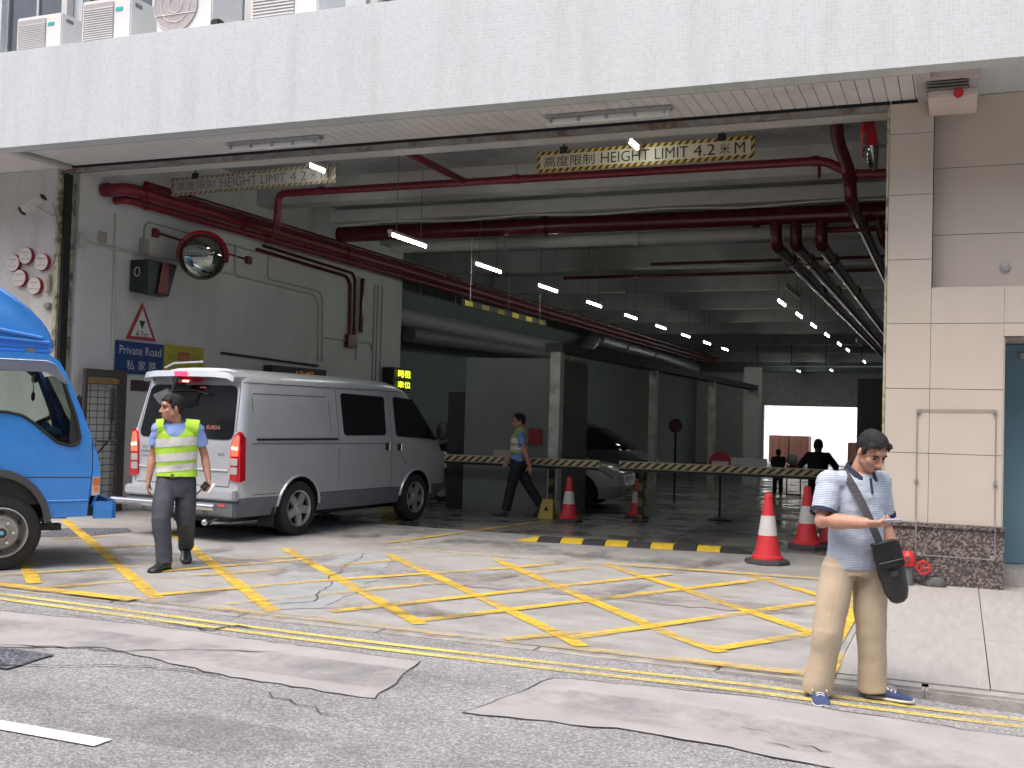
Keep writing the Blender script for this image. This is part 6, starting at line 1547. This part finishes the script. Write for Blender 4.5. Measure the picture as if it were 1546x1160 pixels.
# shoulder bag: strap over his right shoulder, bag on his left front hip
bag = empty('shoulder_bag', (0, 0, 0), label='black shoulder bag hanging in front of the man with the phone', cat='bag')
bag.location = man.location + Vector((.18, -.10, .70)); bag.rotation_euler = man.rotation_euler
inv_b = bag.matrix_basis.inverted() @ man.matrix_basis
leather = mat('black_leather', (.022, .021, .022), .35, var=.2, scale=9, bump=.3, bscale=20)
def tobag(mb):
    mb.v = [inv_b @ v for v in mb.v]; return mb
bl = Blob(); Mb_ = Matrix.Translation((.205, -.13, .815)) @ Matrix.Rotation(rad(12), 4, 'Z') @ Matrix.Rotation(rad(-16), 4, 'Y')
b0 = 0
bl.loft([(Vector((0, 0, z)), rx, ry, 0) for z, rx, ry in ((-.20, .028, .02), (-.185, .052, .035), (-.13, .074, .048), (-.03, .082, .055), (.06, .080, .05), (.13, .074, .042), (.16, .066, .036))]); xf(0, bl, Mb_); tobag(bl)
bagb = bl.fuse('bag_body', leather, bag, voxel=.005, smooth=4, wr=.004, wscale=12)
fm_ = MB(); fm_.box((-.078, -.064, .02), (.078, -.054, .165), bev=.004).box((-.074, -.058, .155), (.074, .045, .17), bev=.004); xf(0, fm_, Mb_); tobag(fm_).build('flap', leather, bag, world=False)
fm_ = MB(); fm_.tube([(-.07, -.068, .06), (.07, -.068, .06)], .003, 5).box((-.02, -.071, -.03), (.02, -.066, .0)); xf(0, fm_, Mb_); tobag(fm_).build('zip', mat('dull_zip', (.12, .12, .13), .3, metal=.8), bag, world=False)
# strap: behind the neck, over the right shoulder, across the chest
sp_ = [(.02, .115, 1.27), (-.05, .075, 1.36), (-.085, .0, 1.402), (-.072, -.085, 1.385), (-.035, -.140, 1.325), (.015, -.175, 1.24), (.06, -.195, 1.15), (.10, -.198, 1.06), (.135, -.185, .98)]
sm = MB(); n_p = [Vector(q) for q in sp_]
tt = round_path(n_p, .05, 3); vs = []
axis_c = Vector((0.0, 0.0, 0))
for i, q in enumerate(tt):
    t_ = (tt[min(i + 1, len(tt) - 1)] - tt[max(i - 1, 0)]).normalized(); out_ = Vector((q.x - .01, q.y - .0, .0)); 
    if q.z > 1.33: out_ = Vector((q.x * .5, q.y * .6, .12 * (q.z - 1.33) * 20))
    out_ = (out_ - t_ * out_.dot(t_)).normalized(); w_ = t_.cross(out_); hw = .024
    vs.append([q + w_ * hw + out_ * .004, q - w_ * hw + out_ * .004, q - w_ * hw - out_ * .002, q + w_ * hw - out_ * .002])
sm.rings(vs, smooth=False); tobag(sm); sm.build('strap', mat('dark_webbing', (.05, .052, .06), .7), bag, world=False)
# phone in the right hand
ph = empty('mobile_phone', (0, 0, 0), label="small dark phone with a pale edge in the man's right hand", cat='phone')
ph.location = man.matrix_basis @ Vector((.20, -.345, 1.125)); ph.rotation_euler = man.rotation_euler
Mp = Matrix.Rotation(rad(14), 4, 'Z') @ Matrix.Rotation(rad(-18), 4, 'X') @ Matrix.Rotation(rad(-4), 4, 'Y')
MB().box((-.045, -.026, -.006), (.055, .026, .006), M=Mp, bev=.004).build('phone_body', mat('pale_phone_case', (.55, .58, .66), .3), ph, world=False)
MB().box((-.04, -.022, .0065), (.05, .022, .0075), M=Mp).build('screen', dglass, ph, world=False)

# ---- guard with the safety vest
def vest(root, tc, yaw, torso, z0, z1, k, vm_, bands, bandm, shl, shr, F, scoop=(.10, .12), vox=.007, push=.012):
    v = Blob()
    tz = [t for t in torso if t[0] >= z0 - .02]
    prof = [(z0, torso[0][1] * k + .01, torso[0][2] + push + .015)] + [(z, rx * k, ry + push) for z, rx, ry in tz if z > z0 + .02]
    v.loft([(tc(z), rx, ry, yaw) for z, rx, ry in prof])
    for s_ in (shl, shr):
        v.limb([tc(z1 - .01), Vector(s_) * .5 + tc(z1 - .01) * .5 + Vector((0, 0, .012)), Vector(s_) + Vector((0, 0, .012)) + (Vector(s_) - tc(z1)).normalized() * .02], [.095, .092, .094], round_=(True, False))
    o = v.fuse('safety_vest', vm_, root, voxel=vox, smooth=3, wr=.006, wscale=8)
    bm = bmesh.new(); bm.from_mesh(o.data); Rt = Vector((math.cos(yaw), math.sin(yaw), 0)); Fv = Vector((F[0], F[1], 0)).normalized()
    top = tc(z1); kill = []
    for f in bm.faces:
        c = f.calc_center_median(); q = c - top; sx = abs(q.dot(Rt)); fy = q.dot(Fv)
        if (sx / scoop[0]) ** 2 + ((c.z - (z1 + .02)) / scoop[1]) ** 2 < 1: kill.append(f)
        elif c.z < z0 + .004 and abs(f.normal.z) > .6: kill.append(f)
        elif sx > .245: kill.append(f)
    bmesh.ops.delete(bm, geom=kill, context='FACES'); bm.to_mesh(o.data)
    src = o.data
    for (a, b_, sl) in bands:
        bm2 = bm.copy(); kl = []
        for f in bm2.faces:
            c = f.calc_center_median(); q = c - tc(1.2); zz = c.z + q.dot(Rt) * sl
            if not (a < zz < b_): kl.append(f)
        bmesh.ops.delete(bm2, geom=kl, context='FACES')
        for vv in bm2.verts: vv.co += vv.normal * .004
        me = bpy.data.meshes.new('reflective_band'); bm2.to_mesh(me); bm2.free(); me.materials.append(bandm)
        for p in me.polygons: p.use_smooth = True
        bo = bpy.data.objects.new('reflective_band', me); COL.objects.link(bo); bo.parent = o
    bm.free(); return o
lime = mat('lime_safety_fabric', (.42, .72, .05), .7, var=.06, scale=8, emit=None)
reflm = mat('reflective_tape', (.62, .62, .63), .4, var=.08, scale=12)
bshirt = mat('light_blue_shirt', (.24, .36, .72), .8, var=.05)
slate = mat('dark_slate_trousers', (.055, .062, .082), .8, var=.12, scale=5, bump=.7, bscale=9)
bshoe = mat('black_shoe_leather', (.022, .027, .033), .3, var=.2)
gd = person_root(-7.22, 8.9, 0, 'guard in lime safety vest walking in front of the silver van')
Pg = dict(F=(-.08, -1), HF=(-.93, -.36), pitch=2, roll=2, head=(-.068, -.045, 1.582), neck=(-.03, .0, 1.435), pelvis=(-.0, .0, .92),
          shr=(-.185, .0, 1.365), elr=(-.235, .045, 1.10), wrr=(-.265, .0, .86), shl=(.175, .0, 1.365), ell=(.262, .05, 1.11), wrl=(.305, -.04, .88),
          hipr=(-.095, 0, .86), knr=(-.13, -.20, .48), anr=(-.085, -.24, .10), hipl=(.09, .0, .86), knl=(.10, .0, .46), anl=(.115, .34, .19))
tg = ((.88, .168, .122), (.98, .166, .122), (1.10, .170, .125), (1.22, .182, .122), (1.32, .185, .112), (1.38, .14, .095), (1.425, .085, .075))
gb, gs, gt, hmG, tcG, yawG = figure(gd, Pg, skin2, bshirt, slate, vox=.006, torso=tg, sl_end=.62, sl_r=(.072, .074), hipr=((.94, .160, .118), (.88, .168, .128), (.78, .178, .135), (.70, .165, .128)), legr=((0, .100), (.3, .105), (.5, .092), (.75, .084), (.95, .078), (1.05, .080)), head_s=1.07,
    handk={'r': dict(d=(-.08, -.10, -1), n=(1, 0, 0), curl=.35, thumb=.3, side=-1), 'l': dict(d=(.05, -.25, -1), n=(-.8, -.3, 0), curl=.75, thumb=.8, side=1)})
vest(gd, tcG, yawG, tg, .90, 1.40, 1.17, lime, ((1.20, 1.285, .09), (1.055, 1.135, .10), (.955, 1.02, .12)), reflm, Pg['shl'], Pg['shr'], Pg['F'], scoop=(.105, .125))
cb_ = Vector((-.03, 0, 1.425)); pts = [cb_ + Vector((.082 * math.sin(rad(a)), .074 * math.cos(rad(a)), .02 - .07 * (abs(a) / 150) ** 2.2)) for a in frange(-150, 150, 20)]
band(pts, .042, .009, cb_).build('collar', bshirt, gs, world=False)
bt = MB(); rs = []
MB().rings([[Vector((0.0, 0, z)) + Vector((math.cos(a) * (.166 + e), math.sin(a) * (.124 + e), 0)) for a in [2 * math.pi * i / 40 for i in range(40)]] for z, e in ((.895, .002), (.897, .008), (.925, .008), (.927, .002))], cap=False).build('belt', blackm, gt, world=False)
MB().box((-.055, -.142, .892), (-.005, -.128, .930), bev=.004).build('buckle', mat('dull_brass', (.28, .24, .16), .3, metal=.8), gt, world=False)
shoe(gd, (-.04, -.21, .0), (-.62, -.78), .28, bshoe, blackm, None, w=.056, h=.095)
shoe(gd, (.115, .42, .115), (.03, -1), .28, bshoe, blackm, None, w=.056, h=.095, pitch=-24)
wt_ = empty('radio', (0, 0, 0), label="black radio held in the vest wearing guard's left hand in front of the van", cat='radio'); wt_.location = gd.matrix_basis @ Vector((.27, -.09, .80)); wt_.rotation_euler = gd.rotation_euler
MB().box((-.035, -.02, -.03), (.03, .02, .05), M=Matrix.Rotation(rad(35), 4, 'Y'), bev=.006).cyl((-.03, 0, -.02), (-.085, 0, -.085), .007, seg=8).build('radio_body', blackm, wt_, world=False)
MB().box((-.02, -.022, -.01), (.015, -.0205, .03), M=Matrix.Rotation(rad(35), 4, 'Y')).build('speaker_grille', mat('dark_grille', (.05, .05, .05), .8), wt_, world=False)
ph2 = empty('mobile_phone', (0, 0, 0), label="white edged phone in the vest wearing guard's left hand", cat='phone'); ph2.location = gd.matrix_basis @ Vector((.335, -.10, .79)); ph2.rotation_euler = gd.rotation_euler
MB().box((-.008, -.03, -.055), (.0, .03, .055), M=Matrix.Rotation(rad(38), 4, 'Y') @ Matrix.Rotation(rad(20), 4, 'Z'), bev=.003).build('phone_body', mat('white_phone', (.7, .72, .75), .3), ph2, world=False)

# ---- second guard walking inside
ig = person_root(-6.68, 16.62, fz(16.6), 'second guard in blue shirt and dark trousers striding left behind the barrier')
Pi = dict(F=(-1, -.12), HF=(-1, -.15), pitch=4, roll=0, head=(.03, -.0, 1.555), neck=(.045, .0, 1.40), pelvis=(.03, 0, .93),
          shr=(.03, .17, 1.34), elr=(.0, .20, 1.08), wrr=(-.12, .17, .92), shl=(.06, -.17, 1.34), ell=(.14, -.21, 1.08), wrl=(.22, -.20, .84),
          hipr=(.03, .08, .86), knr=(.22, .07, .50), anr=(.42, .06, .20), hipl=(.02, -.08, .86), knl=(-.07, -.08, .47), anl=(-.14, -.07, .10))
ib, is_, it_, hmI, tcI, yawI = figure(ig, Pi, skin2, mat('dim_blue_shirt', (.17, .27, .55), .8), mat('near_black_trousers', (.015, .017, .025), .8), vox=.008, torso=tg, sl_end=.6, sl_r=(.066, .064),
    handk={'r': dict(d=(-.5, 0, -.9), n=(0, -1, 0), side=1), 'l': dict(d=(.2, -.05, -1), n=(0, 1, 0), curl=.5, side=-1)})
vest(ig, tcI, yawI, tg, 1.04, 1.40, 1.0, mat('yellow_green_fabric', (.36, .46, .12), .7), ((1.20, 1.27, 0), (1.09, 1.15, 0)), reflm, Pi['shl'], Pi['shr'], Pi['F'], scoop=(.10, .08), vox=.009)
shoe(ig, (-.10, -.07, .0), (-1, -.1), .28, bshoe, blackm, None)
shoe(ig, (.48, .06, .17), (-.75, -.1), .28, bshoe, blackm, None, pitch=-42)

# ---- two dark figures near the way out
dkc = mat('black_clothing', (.012, .012, .014), .85)
def sil(x, y, label, sc, lean, arms, F=(0, 1)):
    r = person_root(x, y, fz(y), label); r.scale = (sc, sc, sc)
    P = dict(F=F, HF=F, pitch=18, roll=0, head=(0, lean * 1.35, 1.535), neck=(0, lean, 1.41), pelvis=(0, 0, .93), shr=(.18, lean, 1.34), elr=(.18 + arms, lean + .02, 1.10), wrr=(.16 + arms * .4, lean + .22, .98),
             shl=(-.18, lean, 1.34), ell=(-.18 - arms, lean + .02, 1.10), wrl=(-.16 - arms * .4, lean + .22, .98), hipr=(.09, 0, .86), knr=(.10, .02, .47), anr=(.11, 0, .09), hipl=(-.09, 0, .86), knl=(-.10, .03, .47), anl=(-.11, .0, .09))
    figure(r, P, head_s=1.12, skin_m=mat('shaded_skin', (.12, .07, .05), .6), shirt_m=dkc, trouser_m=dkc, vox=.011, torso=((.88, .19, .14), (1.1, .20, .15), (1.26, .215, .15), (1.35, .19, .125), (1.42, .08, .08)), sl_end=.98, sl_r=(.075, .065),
           handk={'r': dict(n=(0, 0, -1), side=1), 'l': dict(n=(0, 0, -1), side=-1)})
    shoe(r, (.11, -.06, 0), (0, 1), .27, dkc, dkc); shoe(r, (-.11, -.06, 0), (0, 1), .27, dkc, dkc)
    return r
sil(-2.24, 19.5, 'broad dark figure with elbows out seen from behind in the garage', .86, .10, .19)
sil(-4.42, 29.6, 'small distant dark figure beyond the right barrier arm in front of the brown containers', .73, .12, .03)
tt_ = empty('hand_trolley', (-4.0, 29.8, fz(29.8)), label='small trolley with pale and red sacks beside the distant dark figure', cat='trolley')
MB().tube([(-4.2, 29.7, fz(30)), (-4.2, 29.7, .55)], .02, 6).tube([(-3.85, 29.7, fz(30)), (-3.85, 29.7, .55)], .02, 6).box((-4.2, 29.6, fz(30) + .02), (-3.85, 29.9, fz(30) + .06)).build('frame', blackm, tt_)
MB().ell((-4.02, 29.8, .40), (.2, .16, .16)).build('red_sack', mat('dull_red_sack', (.3, .06, .05), .8), tt_)
MB().ell((-4.08, 29.75, .66), (.16, .14, .15)).build('pale_sack', mat('pale_sack', (.5, .5, .5), .8), tt_)

# ------------------------------------------------------------ every separate fitting becomes an object of its own
def explode(o):
    me = o.data; bm = bmesh.new(); bm.from_mesh(me); bm.verts.ensure_lookup_table(); seen = {}; comps = []
    for v in bm.verts:
        if v.index in seen: continue
        st = [v]; seen[v.index] = len(comps); c = []
        while st:
            a = st.pop(); c.append(a.index)
            for e in a.link_edges:
                b = e.other_vert(a)
                if b.index not in seen: seen[b.index] = len(comps); st.append(b)
        comps.append(c)
    if len(comps) < 2 or len(comps) > 100: bm.free(); return
    polys = [[] for _ in comps]
    for p in me.polygons: polys[seen[p.vertices[0]]].append(p)
    for i, c in enumerate(comps):
        mp = {v: k for k, v in enumerate(c)}
        nm = bpy.data.meshes.new(o.name.split('.')[0]); nm.from_pydata([me.vertices[v].co[:] for v in c], [], [[mp[v] for v in p.vertices] for p in polys[i]])
        for m_ in me.materials: nm.materials.append(m_)
        nm.polygons.foreach_set('use_smooth', [p.use_smooth for p in polys[i]]); nm.polygons.foreach_set('material_index', [p.material_index for p in polys[i]])
        try: nm.set_sharp_from_angle(angle=rad(38))
        except Exception: pass
        q = o if i == 0 else o.copy()
        q.data = nm
        if i: COL.objects.link(q)
    bm.free()
WELD = {'window_band', 'drain_pipe', 'hanging_rod', 'lamp_holder', 'clip', 'hanger', 'coupling', 'wheel_nut', 'hand_hole', 'foot', 'yellow_band', 'track_clip', 'shop_shutter', 'laces', 'rib', 'bulb_glow', 'recess_core', 'edge_piece', 'door_surround', 'side_handle', 'slot_bar', 'left_wall', 'plinth'}
for o in [o for o in COL.objects if o.type == 'MESH' and o.parent and o.name.split('.')[0] in WELD and not o.children]: explode(o)
